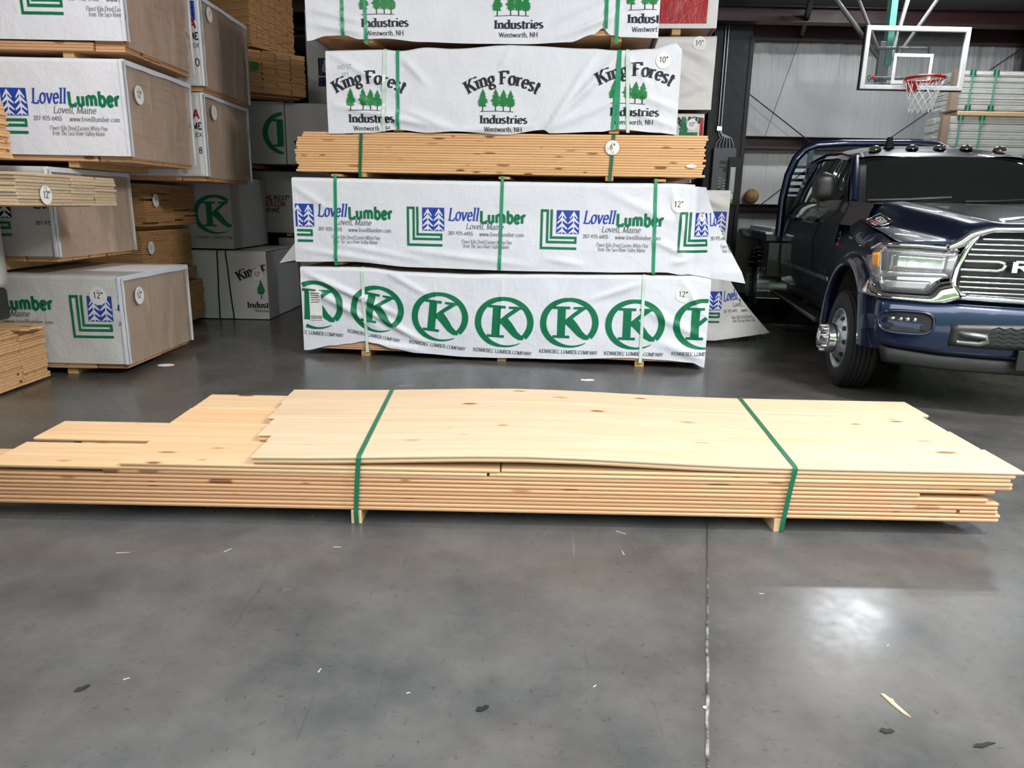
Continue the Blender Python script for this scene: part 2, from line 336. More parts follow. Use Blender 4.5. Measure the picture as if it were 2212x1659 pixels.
gl('w', .70, [[(.06, X), (.20, 0)], [(.20, 0), (.34, X)], [(.34, X), (.49, 0)], [(.49, 0), (.64, X)]], [(.06, X), (.64, X)])
gl('y', .48, [[(.06, X), (.25, 0)], [(.42, X), (.18, DS)]], [(.06, X), (.42, X)])
gl('A', .66, [[(.05, 0), (.33, CH)], [(.33, CH), (.61, 0)], [(.15, .24), (.51, .24)]], [(.05, 0), (.61, 0)])
gl('B', .58, [[(.12, 0), (.12, CH)], [(.12, CH), (.30, CH)] + arc(.30, .52, .15, .16, 80, -90, 7) + [(.12, .36)], [(.30, .36)] + arc(.32, .18, .19, .18, 90, -90, 8) + [(.12, 0)]], [(.09, 0), (.09, CH)])
gl('C', .62, [arc(.34, CH / 2, .27, CH / 2, 45, 315, 14)])
gl('D', .66, [[(.12, 0), (.12, CH)], [(.12, CH), (.28, CH)] + arc(.28, CH / 2, .31, CH / 2, 90, -90, 12) + [(.12, 0)]], [(.09, 0), (.09, CH)])
gl('E', .58, [[(.12, 0), (.12, CH)], [(.12, CH), (.50, CH), (.50, .58)], [(.12, .36), (.40, .36)], [(.12, 0), (.51, 0), (.53, .12)]], [(.09, 0), (.09, CH)])
gl('F', .55, [[(.12, 0), (.12, CH)], [(.12, CH), (.50, CH), (.51, .56)], [(.12, .36), (.38, .36)]], [(.12, 0), (.09, CH)])
gl('H', .70, [[(.12, 0), (.12, CH)], [(.58, 0), (.58, CH)], [(.12, .35), (.58, .35)]], [(.12, 0), (.12, CH), (.58, 0), (.58, CH)])
gl('I', .34, [[(.17, 0), (.17, CH)]], [(.17, 0), (.17, CH)])
gl('K', .66, [[(.12, 0), (.12, CH)], [(.12, .28), (.52, CH)], [(.28, .40), (.58, 0)]], [(.12, 0), (.12, CH), (.52, CH), (.58, 0)])
gl('L', .55, [[(.12, 0), (.12, CH)], [(.12, 0), (.49, 0), (.51, .14)]], [(.09, 0), (.12, CH)])
gl('M', .80, [[(.10, 0), (.12, CH)], [(.12, CH), (.40, .02)], [(.40, .02), (.68, CH)], [(.68, CH), (.70, 0)]], [(.10, 0), (.10, CH), (.70, CH), (.70, 0)])
gl('N', .70, [[(.12, 0), (.12, CH)], [(.12, CH), (.58, 0)], [(.58, 0), (.58, CH)]], [(.12, 0), (.10, CH), (.58, CH)])
gl('O', .70, [arc(.35, CH / 2, .28, CH / 2, 90, 450, 18)])
gl('P', .54, [[(.12, 0), (.12, CH)], [(.12, CH), (.30, CH)] + arc(.30, .51, .18, .17, 80, -90, 8) + [(.12, .34)]], [(.12, 0), (.09, CH)])
gl('R', .62, [[(.12, 0), (.12, CH)], [(.12, CH), (.30, CH)] + arc(.30, .52, .17, .16, 80, -90, 8) + [(.12, .36)], [(.32, .36), (.56, 0)]], [(.12, 0), (.09, CH), (.57, 0)])
gl('S', .52, [arc(.26, .52, .17, .16, 35, 240, 8)[:-1] + [(.20, .38), (.34, .30)] + arc(.26, .17, .19, .17, 45, -150, 8)])
gl('T', .60, [[(.30, 0), (.30, CH)], [(.05, .56), (.06, CH), (.54, CH), (.55, .56)]], [(.30, 0)])
gl('U', .68, [[(.12, CH), (.12, .22)] + arc(.34, .22, .22, .22, 180, 360, 9) + [(.56, CH)]], [(.12, CH), (.56, CH)])
gl('V', .64, [[(.06, CH), (.32, 0)], [(.32, 0), (.58, CH)]], [(.06, CH), (.58, CH)])
gl('W', .92, [[(.06, CH), (.26, 0)], [(.26, 0), (.46, CH)], [(.46, CH), (.66, 0)], [(.66, 0), (.86, CH)]], [(.06, CH), (.86, CH)])
gl('X', .62, [[(.08, 0), (.54, CH)], [(.08, CH), (.54, 0)]], [(.08, CH), (.54, 0)])
gl('Y', .62, [[(.06, CH), (.31, .32)], [(.56, CH), (.31, .32)], [(.31, .34), (.31, 0)]], [(.06, CH), (.56, CH), (.31, 0)])
gl('0', .48, [arc(.24, .33, .17, .33, 90, 450, 16)]); gl('1', .40, [[(.08, .56), (.22, .66)], [(.22, .66), (.22, 0)]], [(.22, 0)])
gl('G', .66, [arc(.34, CH / 2, .27, CH / 2, 45, 330, 14), [(.58, .12), (.58, .32), (.44, .32)]]); gl('2', .46, [arc(.22, .50, .15, .16, 170, -20, 8) + [(.07, .01)], [(.07, .02), (.40, .02)]]); gl('3', .46, [arc(.20, .50, .15, .16, 150, -80, 8) + arc(.20, .18, .17, .18, 80, -150, 9)]); gl('4', .48, [[(.32, 0), (.32, .66)], [(.32, .66), (.05, .20)], [(.05, .20), (.44, .20)]])
gl('5', .46, [[(.38, .66), (.14, .66)], [(.14, .66), (.11, .36)] + arc(.22, .20, .17, .20, 120, -150, 10)]); gl('6', .48, [[(.36, .64)] + [(.18, .48)] + arc(.24, .20, .16, .20, 180, 540, 14)])
gl('7', .46, [[(.06, .65), (.40, .65)], [(.40, .65), (.17, 0)]]); gl('8', .48, [arc(.24, .49, .13, .16, 90, 450, 12), arc(.24, .17, .16, .17, 90, 450, 12)])
gl('9', .48, [arc(.24, .46, .16, .20, 0, 360, 14) + [(.36, .26), (.12, .02)]])

def strip(pts, width, step=.06):
    """quads of a stroke of varying width; width(i, n, direction) gives the full width"""
    P_ = [pts[0]]
    for a, b in zip(pts, pts[1:]):
        d = math.hypot(b[0] - a[0], b[1] - a[1]); k = max(1, int(d / step))
        P_ += [(a[0] + (b[0] - a[0]) * i / k, a[1] + (b[1] - a[1]) * i / k) for i in range(1, k + 1)]
    L = []; R = []; n = len(P_)
    for i, p in enumerate(P_):
        a, b = P_[max(0, i - 1)], P_[min(n - 1, i + 1)]; dx, dy = b[0] - a[0], b[1] - a[1]; l = math.hypot(dx, dy) or 1; dx /= l; dy /= l
        h = width(i, n, (dx, dy)) / 2; L.append((p[0] - dy * h, p[1] + dx * h)); R.append((p[0] + dy * h, p[1] - dx * h))
    return [(R[i], R[i + 1], L[i + 1], L[i]) for i in range(n - 1)]

STY = {'serif': (.045, .105, 1, 0), 'bold': (.055, .185, 1, 0), 'italb': (.055, .135, .6, .22), 'comp': (.045, .13, 1, 0), 'ital': (.035, .085, .6, .22), 'fine': (.05, .085, 0, .2), 'heavy': (.155, .215, 0, 0), 'sans': (.085, .085, 0, 0), 'hand': (.04, .04, 0, .1), 'blk': (.14, .17, 0, 0)}
def text_quads(s, style, fit_w=None, cap=.1, align='l'):
    thin, thick, ser, shear = STY[style]; out = []; x = 0; nib = math.radians(14)
    for ch in s:
        adv, strokes, sers = GL[ch]
        wd = lambda i, n, d: thin + (thick - thin) * abs(math.sin(math.atan2(d[1], d[0]) - nib)) ** 1.3
        ex = .05 if style in ('heavy', 'blk') else 0
        for st in strokes:
            if thin > .13: st = [(p[0] * 1.05, p[1]) for p in st]
            for q in strip(st, wd, .12): out.append([(x + a, b) for a, b in q])
        if ser:
            for sx, sy in sers:
                hw = .075 + thick * .42 * ser; t = .018 + thick * .16; yy = sy - t if sy > .3 else sy
                if sy < 0: yy = sy
                out.append([(x + sx - hw, yy), (x + sx, yy), (x + sx, yy + t), (x + sx - hw, yy + t)]); out.append([(x + sx, yy), (x + sx + hw, yy), (x + sx + hw, yy + t), (x + sx, yy + t)])
        x += adv * (1.05 if thin > .13 else 1) + ex
    sy = cap / CH; sx = (fit_w / x) if fit_w else sy
    off = {'l': 0, 'c': -x / 2, 'r': -x}[align]
    return [[((a + off + shear * b) * sx, b * sy) for a, b in q] for q in out]
def sh(quads, du, dv, rot=0):
    c, s = math.cos(rot), math.sin(rot)
    return [[(a * c - b * s + du, a * s + b * c + dv) for a, b in q] for q in quads]
def bend(quads, R):
    """bend a line of text over an arch of radius R"""
    return [[((R + b) * math.sin(a / R), (R + b) * math.cos(a / R) - R) for a, b in q] for q in quads]
def rect(x0, y0, x1, y1, n=4, m=2):
    return [[(x0 + (x1 - x0) * i / n, y0 + (y1 - y0) * j / m), (x0 + (x1 - x0) * (i + 1) / n, y0 + (y1 - y0) * j / m), (x0 + (x1 - x0) * (i + 1) / n, y0 + (y1 - y0) * (j + 1) / m), (x0 + (x1 - x0) * i / n, y0 + (y1 - y0) * (j + 1) / m)] for i in range(n) for j in range(m)]
def line(pts, wd, step=.03): return [q for a, b in zip(pts, pts[1:]) for q in strip([a, b], lambda i, n, d: wd, step)]

def tree_quads(rng, w, h):
    out = []
    for k in range(15):
        t = k / 14; y = h * (.18 + .82 * t); hw = w / 2 * (1 - t) ** .75 * (1 - .35 * max(0, .25 - t) * 4)
        for sd in (-1, 1):
            for j in range(3):
                l = hw * (.35 + .65 * rng.random()) + .006; a = (rng.random() - .3) * .05; th = h * (.028 + .02 * rng.random()); x0 = -sd * w * .03
                yy = y + h * .03 * rng.random()
                out.append([(x0, yy - th), (x0 + sd * l * .6, yy - th * 1.5 + a * h), (x0 + sd * l, yy - h * .03 * rng.random() + a * h), (x0 + sd * l * .5, yy + th * 1.2)])
    return out
def print_pine_brand(u, z, rot=0, top=True):
    """arched two-word name, four little trees, two lines below"""
    rng = random.Random(5); o = []
    if top: o.append(('ink', sh(bend(text_quads('King Forest', 'bold', .64, .105, 'c'), .60), 0, .327), 0))
    for cx, h in ((-.175, .185), (-.06, .185), (.01, .178), (.072, .172)):
        o.append(('ink', line([(cx, .10), (cx, .17)], .008), 0)); o.append(('leaf', sh(tree_quads(rng, .125, h * .86), cx, .10 + h * .12), 1))
    o.append(('ink', line([(-.20, .10), (-.05, .104), (.10, .098)], .004), 0))
    o.append(('ink', sh(text_quads('Industries', 'bold', .43, .066, 'c'), .01, 0), 0)); o.append(('ink', sh(text_quads('Wentworth, NH', 'serif', .34, .038, 'c'), .01, -.07), 0))
    return [(m, sh(q, u, z, rot), l) for m, q, l in o]
def print_mill(u, z, s=1.0, mark=True, words=True, ink='grey_ink', g='green', b='blue'):
    o = []
    if mark:
        w_ = .357; pt = lambda *a: [(x * w_, (1 - y) * w_) for x, y in a]
        path = pt((.95, .97), (.04, .97), (.04, .03), (.19, .03), (.19, .815), (.92, .815), (.92, .70), (.29, .70), (.29, 0)); wd = .06 * w_
        for i, (p, q) in enumerate(zip(path, path[1:])):
            dx, dy = (q[0] - p[0]), (q[1] - p[1]); l = math.hypot(dx, dy); e = wd / 2
            a_ = (p[0] - dx / l * (e if i else 0), p[1] - dy / l * (e if i else 0)); b_ = (q[0] + dx / l * (e if i < 7 else 0), q[1] + dy / l * (e if i < 7 else 0))
            o.append((g, strip([a_, b_], lambda i, n, d: wd, .03), 0))
        x0, x1, y0, y1 = .42 * w_, 1.0 * w_, .40 * w_, .985 * w_
        o.append((b, rect(x0, y0, x1, y1, 8, 8), 0)); W2 = (x1 - x0) / 2; H_ = y1 - y0
        for cx in (x0 + W2 * .5, x0 + W2 * 1.5):
            wq = [[(cx - W2 * .05, y0), (cx + W2 * .05, y0), (cx + W2 * .05, y1 - H_ * .1), (cx - W2 * .05, y1 - H_ * .1)]]
            for k in range(4):
                yt = y1 - H_ * (.03 + .245 * k); hw = W2 * (.36 if k == 0 else .48); dp = H_ * .26 if k else H_ * .30; th = H_ * .155
                for sd in (-1, 1):
                    yb = max(y0, yt - dp - th * .3); wq.append([(cx, max(y0, yt)), (cx + sd * hw, max(y0, yt - dp)), (cx + sd * hw * .9, yb), (cx, max(y0, yt - th))])
            o.append(('wrap', wq, 1))
    if words:
        L = lambda t, st, x, y, wd_, c, m: o.append((m, sh(text_quads(t, st, wd_, c), x, y), 0))
        L('Lovell', 'italb', .392, .24, .285, .112, b); L('Lumber', 'heavy', .69, .226, .43, .105, g); L('Lovell, Maine', 'ital', .56, .165, .35, .052, ink)
        L('207-925-6455', 'serif', .392, .108, .235, .034, ink); L('www.lovelllumber.com', 'ital', .684, .104, .415, .036, ink)
        L('Finest Kiln Dried Eastern White Pine', 'ital', .519, .034, .47, .034, ink); L('from The Saco River Valley Maine', 'ital', .534, -.006, .43, .034, ink)
    return [(m, [[(u + a * s, z + b_ * s) for a, b_ in q] for q in qs], l) for m, qs, l in o]
def print_k(u, z, rot=0, s=1.0, words=True, g='green', ink='grey_ink', dv=0.0):
    rx, ry = .245, .215; o = []
    ring = [((1 + .10 * max(0, (t - .62) / .38)) * rx * math.cos(math.radians(-38 + 344 * t)), (1 + .09 * max(0, (t - .62) / .38)) * ry * math.sin(math.radians(-38 + 344 * t))) for t in [i / 60 for i in range(61)]]
    def rw(i, n, d):
        t = i / (n - 1); return (.034 + .026 * abs(d[1])) * min(1, (1 - t) / .22 + .12)
    o.append((g, strip(ring, rw, .03), 0))
    f = lambda pts, wf: o.append((g, strip(pts, wf, .02), 0))
    f([(-.075, -.145), (-.075, .15)], lambda i, n, d: .075)
    for y, x0, x1 in ((.138, -.155, .005), (-.138, -.155, .005)): f([(x0, y), (x1, y)], lambda i, n, d: .024)
    f([(x_, .138) for x_ in (.035, .10, .165)], lambda i, n, d: .026 - .008 * abs(2 * i / (n - 1) - 1))
    f([(-.05, -.01), (.04, .07), (.13, .14)], lambda i, n, d: .036)
    f([(-.02, .03), (.04, -.03), (.105, -.105), (.15, -.135), (.19, -.138)], lambda i, n, d: .085 - .05 * (i / (n - 1)) ** 2)
    if words: o.append((ink, sh(text_quads('KENNEBEC LUMBER COMPANY', 'comp', .555, .033, 'c'), 0, -.298, dv), 0))
    return [(m, sh([[(a * s, b * s) for a, b in q] for q in qs], u, z, rot), l) for m, qs, l in o]

# ---------------------------------------------------------------- wrapped lumber bundles
PRINTS = ['wrap', 'wrap2', 'wrap3', 'green', 'leaf', 'blue', 'ink', 'grey_ink', 'red_ink', 'navy_ink', 'redwrap', 'wrapback', 'film']
PI = {k: i for i, k in enumerate(PRINTS)}
PM = [P[k] for k in PRINTS]
def prof(pts):
    pts = sorted(pts)
    def f(u):
        if u <= pts[0][0]: return pts[0][1]
        for (a, b), (c, d) in zip(pts, pts[1:]):
            if u <= c:
                t = (u - a) / (c - a); t = t * t * (3 - 2 * t); return b + (d - b) * t
        return pts[-1][1]
    return f
def folds_fn(folds, seed=0, amp=.008):
    def h(u, v):
        r = amp * (noise.noise((u * 1.7 + seed, v * 2.2, seed * 1.3)) + .45 * noise.noise((u * 4.5 + seed, v * 5.5, 3.1 + seed)))
        for u0, v0, u1, v1, a, wd in folds:
            dx, dy = u1 - u0, v1 - v0; t = ((u - u0) * dx + (v - v0) * dy) / (dx * dx + dy * dy); tt = min(1, max(0, t))
            d = math.hypot(u - u0 - dx * tt, v - v0 - dy * tt); r += 1.5 * a * math.exp(-(d / wd) ** 2) * (1 - .75 * abs(2 * tt - 1) ** 2)
        return r
    return h
class Wrap:
    """sheet over front, top and ends of a bundle of length L (u), depth D (w), base hem bot(u), top edge top(u)"""
    def __init__(s, L, D, bot, top, h, base='wrap', ends=(None, None), flap=None, u0=0.0, du=.016, dv=.016, endbot=None):
        s.endbot = endbot
        s.L, s.D, s.bot, s.top, s.h, s.base, s.ends, s.flap, s.u0, s.du, s.dv = L, D, prof(bot), prof(top), h, base, ends, flap, u0, du, dv
        s.mb = MB()
    def P(s, u, v, off=0.0):
        """point of the front face; beyond L it runs onto the loose flap"""
        if u <= s.L or not s.flap: return V(u, -max(s.h(u, v), -.007) - off - .012, v)
        p0 = V(s.L, -max(s.h(s.L, v), -.007) - .012, v); t = u - s.L; phi, curl = s.flap(v)
        n = 6; p = p0
        for i in range(n):
            a = phi + curl * (t / n) * (i + .5) - phi * max(0, 1 - t * i / n / .05) * .6; p = p + V(math.cos(a), math.sin(a), 0) * (t / n)
        a = phi + curl * t; return p + V(math.sin(a), -math.cos(a), 0) * off + V(0, -.01 * noise.noise((u * 4, v * 4, 1)) * min(1, t * 5), 0)
    def make(s, name, prints=(), parent=None, fl=0.0, flbot=None, depth_drop=.0, back=None):
        nu = max(4, int((s.L - s.u0) / s.du)); nv = max(4, int(.8 / s.dv)); bi = PI[s.base]; rr = .035
        def fr(a, b):
            u = s.u0 + (s.L - s.u0) * a; v0, v1 = s.bot(u), s.top(u) - rr; return s.P(u, v0 + (v1 - v0) * b)
        s.mb.grid(fr, nu, nv, bi)
        def tp(a, b):
            u = s.u0 + (s.L - s.u0) * a; v1 = s.top(u); k = b * 12
            if k <= 4:
                t = k / 4 * math.pi / 2; q = s.P(u, v1 - rr); return V(u, q.y + rr * (1 - math.cos(t)), v1 - rr + rr * math.sin(t))
            q = s.P(u, v1 - rr); t = (k - 4) / 8; zz = v1 - .012 * abs(noise.noise((u * 2, t * 3, 7))) * (1 if 0 < t < 1 else 0); return V(u, q.y + rr + (s.D - rr - q.y) * t, zz - depth_drop * t)
        s.mb.grid(tp, nu, 12, bi)
        if s.flap and fl:
            n2 = max(6, int(fl / s.dv))
            def fp(a, b):
                u = s.L + fl * a * (1 - .0 * b); v0 = s.bot(s.L) + (flbot(a) if flbot else 0); v1 = s.top(s.L) - rr * .5; vv = v0 + (v1 - v0) * b
                tap = 1 - .62 * b; return s.P(s.L + fl * a * tap, vv)
            s.mb.grid(fp, n2, nv, bi)
        for k, e in enumerate(s.ends):
            if not e: continue
            u = s.u0 if k == 0 else s.L
            def en(a, b):
                v0, v1 = (s.endbot or s.bot(u)), s.top(u) - .01; v = v0 + (v1 - v0) * b; q = s.P(u, min(v, s.top(u) - rr)); w = q.y + (s.D - q.y) * a
                bul = .012 * noise.noise((w * 3, v * 3, 5 + k)) * math.sin(math.pi * a); return V(u + (bul if k else -bul), w, v)
            s.mb.grid(en, 14, 10, PI[e])
        kk = 0
        for m, qs, l in prints:
            for q in qs:
                kk += 1
                us = [p[0] for p in q]
                if min(us) < s.u0 + .004 or (max(us) > s.L - .002 and not s.flap): continue
                if s.flap and any(p[0] > s.L + fl * .97 * (1 - .62 * max(0, min(1, (p[1] - s.bot(s.L)) / (s.top(s.L) - s.bot(s.L))))) for p in q): continue
                if any(p[1] > s.top(min(p[0], s.L)) - .03 or p[1] < s.bot(min(p[0], s.L)) + .004 for p in q): continue
                wq = max(math.dist(q[0], q[1]), math.dist(q[3], q[2])); hq = max(math.dist(q[0], q[3]), math.dist(q[1], q[2])); a_, b_ = max(1, math.ceil(wq / .016)), max(1, math.ceil(hq / .016))
                bl = lambda i, j: tuple((q[0][k] * (1 - i) + q[1][k] * i) * (1 - j) + (q[3][k] * (1 - i) + q[2][k] * i) * j for k in (0, 1))
                s.mb.add([s.P(*bl(i / a_, j / b_), .004 + .0015 * l + (kk % 8) * .00009) for j in range(b_ + 1) for i in range(a_ + 1)], [(j * (a_ + 1) + i, j * (a_ + 1) + i + 1, (j + 1) * (a_ + 1) + i + 1, (j + 1) * (a_ + 1) + i) for j in range(b_) for i in range(a_)], PI[m], True)
        used = sorted(set(s.mb.m)); s.mb.m = [used.index(i) for i in s.mb.m]
        o = s.mb.build(name, [PM[i] for i in used], parent, fixn=False)
        md = o.modifiers.new('thickness', 'SOLIDIFY'); md.thickness = .0006; md.offset = 0
        if len(s.mb.f) > 9000: o.modifiers.remove(md)
        return o

def layers(L, D, z0, z1, seed=1, t=.0205, end=.012, front=.006, u0=0.0):
    """courses of boards stacked as one solid"""
    rng = random.Random(seed); mb = MB(); n = max(1, int((z1 - z0) / t))
    for i in range(n):
        a = z0 + (z1 - z0) * i / n
        mb.cbox((u0 + rng.uniform(0, end), rng.uniform(0, front), a + .0006), (L - rng.uniform(0, end), D - rng.uniform(0, front), a + (z1 - z0) / n - .0006), .0022)
    return mb
def end_courses(x, y0, y1, z0, z1, cols, seed=1, t=.0205, jit=.02, length=.25):
    """short solid showing the sawn ends of every board of a bundle, looking along x"""
    rng = random.Random(seed); mb = MB(); n = max(1, int((z1 - z0) / t)); cw = (y1 - y0) / cols
    for i in range(n):
        a = z0 + (z1 - z0) * i / n
        for c in range(cols):
            mb.box((x - length, y0 + c * cw + rng.uniform(.001, .005), a + .001), (x - rng.uniform(0, jit), y0 + (c + 1) * cw - .001 - rng.uniform(0, .006), a + (z1 - z0) / n - .0012))
    return mb
def block(parent, u, w0, w1, z0, z1, wd=.085, name='runner_block'):
    mb = MB(); mb.cbox((u - wd / 2, w0, z0), (u + wd / 2, w1, z1), .003); return mb.build(name, P['block'], parent)
def strap(parent, fpath, D, mat='strap', w=.028, name='strap', bottom=None):
    """band round a bundle: fpath is a list of (u, w, v) points up the front, then over the top to the back"""
    mb = MB(); pts = [V(*p) for p in fpath]; L = []; R = []
    for p in pts: L.append(p - V(w / 2, 0, 0)); R.append(p + V(w / 2, 0, 0))
    n = len(pts); nrm = []
    for i in range(n):
        d = (pts[min(n - 1, i + 1)] - pts[max(0, i - 1)]).normalized(); nrm.append(V(1, 0, 0).cross(d) * -.0012)
    vs_ = [p for i in range(n) for p in (L[i], R[i], R[i] - nrm[i], L[i] - nrm[i])]; fs = []
    for i in range(n - 1):
        for k in range(4): fs.append((i * 4 + k, i * 4 + (k + 1) % 4, i * 4 + 4 + (k + 1) % 4, i * 4 + 4 + k))
    fs += [(0, 1, 2, 3), tuple(4 * n - 4 + k for k in range(4))]; mb.add(vs_, fs); return mb.build(name, P[mat], parent)
def front_strap(parent, W, ub, ut, vb, D, mat='strap', w=.028, zb=None, ztop=None):
    """strap lying on a wrap's front face from (ub, vb) up to the top edge at ut, over the top and down the back"""
    pts = []; vt = W.top(ut) - .035; n = 22
    if zb is not None: pts += [(ub, W.D * .6, zb), (ub, .05, zb)]
    for i in range(n + 1):
        t = i / n; u = ub + (ut - ub) * t; v = vb + (vt - vb) * t
        g = max(W.h(u + d, v + e) for d in (-.014, 0, .014) for e in (-.02, 0, .02)) if v >= W.bot(u) else W.h(u, W.bot(u))
        pts.append((u, -g - .0185, v))
    q = pts[-1]; zt = ztop or W.top(ut) + .004
    pts += [(ut, q[1] + .012, zt - .012), (ut, q[1] + .04, zt), (ut, D * .5, zt), (ut, D + .01, zt - .01), (ut, D + .02, vb)]
    return strap(parent, pts, D, mat, w)
def sticker(parent, Pf, u, v, r, words, rv=None, name='size_sticker', nrm_off=.006):
    """round paper label with its printed size, laid on the surface Pf(u, v, offset)"""
    mb = MB(); rv = rv or r; n = 28
    ring = [(u + r * math.cos(t * 2 * math.pi / n), v + rv * math.sin(t * 2 * math.pi / n)) for t in range(n)]
    vs_ = [Pf(u, v, nrm_off)] + [Pf(u + (a - u) * .5, v + (b - v) * .5, nrm_off) for a, b in ring] + [Pf(a, b, nrm_off) for a, b in ring]
    mb.add(vs_, [(0, 1 + i, 1 + (i + 1) % n) for i in range(n)] + [(1 + i, 1 + n + i, 1 + n + (i + 1) % n, 1 + (i + 1) % n) for i in range(n)], 0, True)
    for s_, st, cap, du, dv, wd in words:
        for q in sh(text_quads(s_, st, wd, cap, 'c'), u + du, v + dv): mb.add([Pf(a, b, nrm_off + .002) for a, b in q], [(0, 1, 2, 3)], 1, True)
    return mb.build(name, [P['white'], P['ink']], parent, fixn=False)
# ---------------------------------------------------------------- the warehouse shell
def structure(name, mb, mat, smooth=False, **k):
    o = mb.build(name, mat, **k); o['kind'] = 'structure'; return o
mb = MB(); mb.grid(lambda a, b: V(-10 + 22 * a, -.6 + 13.0 * b, 0), 8, 8, 0, False); structure('floor', mb, P['floor'])
mb = MB(); mb.box((-30, -40, -.1), (30, -.6, .004)); structure('ground_outside', mb, P['apron'])
WY = 12.3; FY = .9
mb = MB(); mb.box((-10, WY, 0), (3.7, WY + .15, 5.0)); mb.box((3.7, WY + .02, 0), (12, WY + .15, 5.0)); structure('wall_back', mb, P['wallgrey'])
mb = MB(); mb.box((-10.15, FY, 0), (-10, WY, 6)); structure('wall_left', mb, P['wallgrey'])
mb = MB(); mb.box((12, FY, 0), (12.15, WY, 6)); structure('wall_right', mb, P['wallgrey'])
mb = MB(); mb.box((-10, FY, 5.0), (12, FY + .15, 6.4)); mb.box((-10, FY, 0), (-2.2, FY + .15, 5.0)); mb.box((7.6, FY, 0), (12, FY + .15, 5.0)); structure('wall_front', mb, P['wallgrey'])  # unseen front wall; its doorway is narrowed to shade the left stack
cz = lambda y: 4.42 + (WY - y) * .085
mb = MB(); mb.add([(-10, WY, cz(WY)), (12, WY, cz(WY)), (12, FY, cz(FY)), (-10, FY, cz(FY)), (-10, WY, cz(WY) + .1), (12, WY, cz(WY) + .1), (12, FY, cz(FY) + .1), (-10, FY, cz(FY) + .1)],
    [(0, 1, 2, 3), (7, 6, 5, 4), (0, 3, 7, 4), (1, 5, 6, 2), (0, 4, 5, 1), (3, 2, 6, 7)]); structure('ceiling', mb, P['roofing'])
def insulation(x0, x1, z0, z1, name):
    mb = MB()
    def fn(a, b):
        x = x0 + (x1 - x0) * a; z = z0 + (z1 - z0) * b; top = math.exp(-((1 - b) * (z1 - z0) / .55) ** 1.3)
        d = .028 * noise.noise((x * 7, z * .5, 1)) * (.25 + top) + .012 * noise.noise((x * 19, z * .7, 4)) * (.15 + top) + .03 * noise.noise((x * 1.6, z * .4, 9))
        return V(x, WY - .03 - max(-.02, d) - .05 * math.sin(math.pi * b) ** 2, z)
    mb.grid(fn, int((x1 - x0) / .022), 34); structure(name, mb, P['insul'])
insulation(3.6, 8.6, 2.63, 4.08, 'wall_insulation'); insulation(3.6, 8.6, 1.58, 2.44, 'wall_insulation_middle'); insulation(3.6, 8.6, .1, 1.42, 'wall_insulation_low')
def beam(n, a, b, mat='red_iron'):
    mb = MB(); x0, y0, z0 = a; x1, y1, z1 = b; t = .012
    mb.box((x0, y0, z0), (x1, y1, z0 + t)); mb.box((x0, y0, z1 - t), (x1, y1, z1)); mb.box((x0, (y0 + y1) / 2 - t, z0 + t), (x1, (y0 + y1) / 2 + t, z1 - t)); structure('trim_%d' % n, mb, P[mat])
beam(1, (3.58, 12.0, 2.44), (12, WY, 2.63)); beam(2, (3.58, 12.0, 1.42), (12, WY, 1.58)); beam(3, (-10, 12.02, 4.06), (12, WY, 4.29)); beam(4, (-10, 11.36, 4.15), (12, 11.56, 4.36)); beam(5, (-10, 9.7, 4.38), (12, 9.9, 4.6))
mb = MB(); mb.cbox((2.98, 11.86, 0), (3.58, WY, 4.40), .01); mb.box((3.54, 11.84, 0), (3.60, 11.87, 4.06)); structure('trim_6', mb, P['wallgrey'])
def rod(n, a, b, r=.009): mb = MB(); mb.tube([a, b], r, 6); structure('trim_%d' % n, mb, P['black'])
rod(7, (3.15, 11.95, 3.56), (4.75, 11.97, 2.5)); rod(8, (5.75, 11.97, 2.5), (7.85, 11.95, 4.05)); rod(9, (3.9, 11.97, 1.5), (4.75, 11.97, 2.2)); rod(10, (4.35, 12.02, 4.07), (3.95, 12.02, 2.6), .004); rod(11, (7.6, 11.6, 4.1), (8.5, 11.2, 4.45), .03)
rod(13, (3.8, 10.1, 4.42), (4.38, 12.04, 4.13), .045)
mb = MB(); mb.box((7.75, 11.4, 0), (8.15, 11.9, 4.5)); structure('trim_12', mb, P['red_iron'])

# ---------------------------------------------------------------- the tall stack facing the viewer
SA = math.radians(-5.5); SO = V(-2.05, 6.93, 0); SU = V(math.cos(SA), math.sin(SA), 0); SN = V(-SU.y, SU.x, 0)
def on_stack(name, label, cat, zb, off=0.0, group=None, u=0.0): return thing(name, label, cat, tuple(SO + SN * off + SU * u + V(0, 0, zb)), SA, group)
def rebase(root):
    for c in root.children: c.location.z = -root.location.z

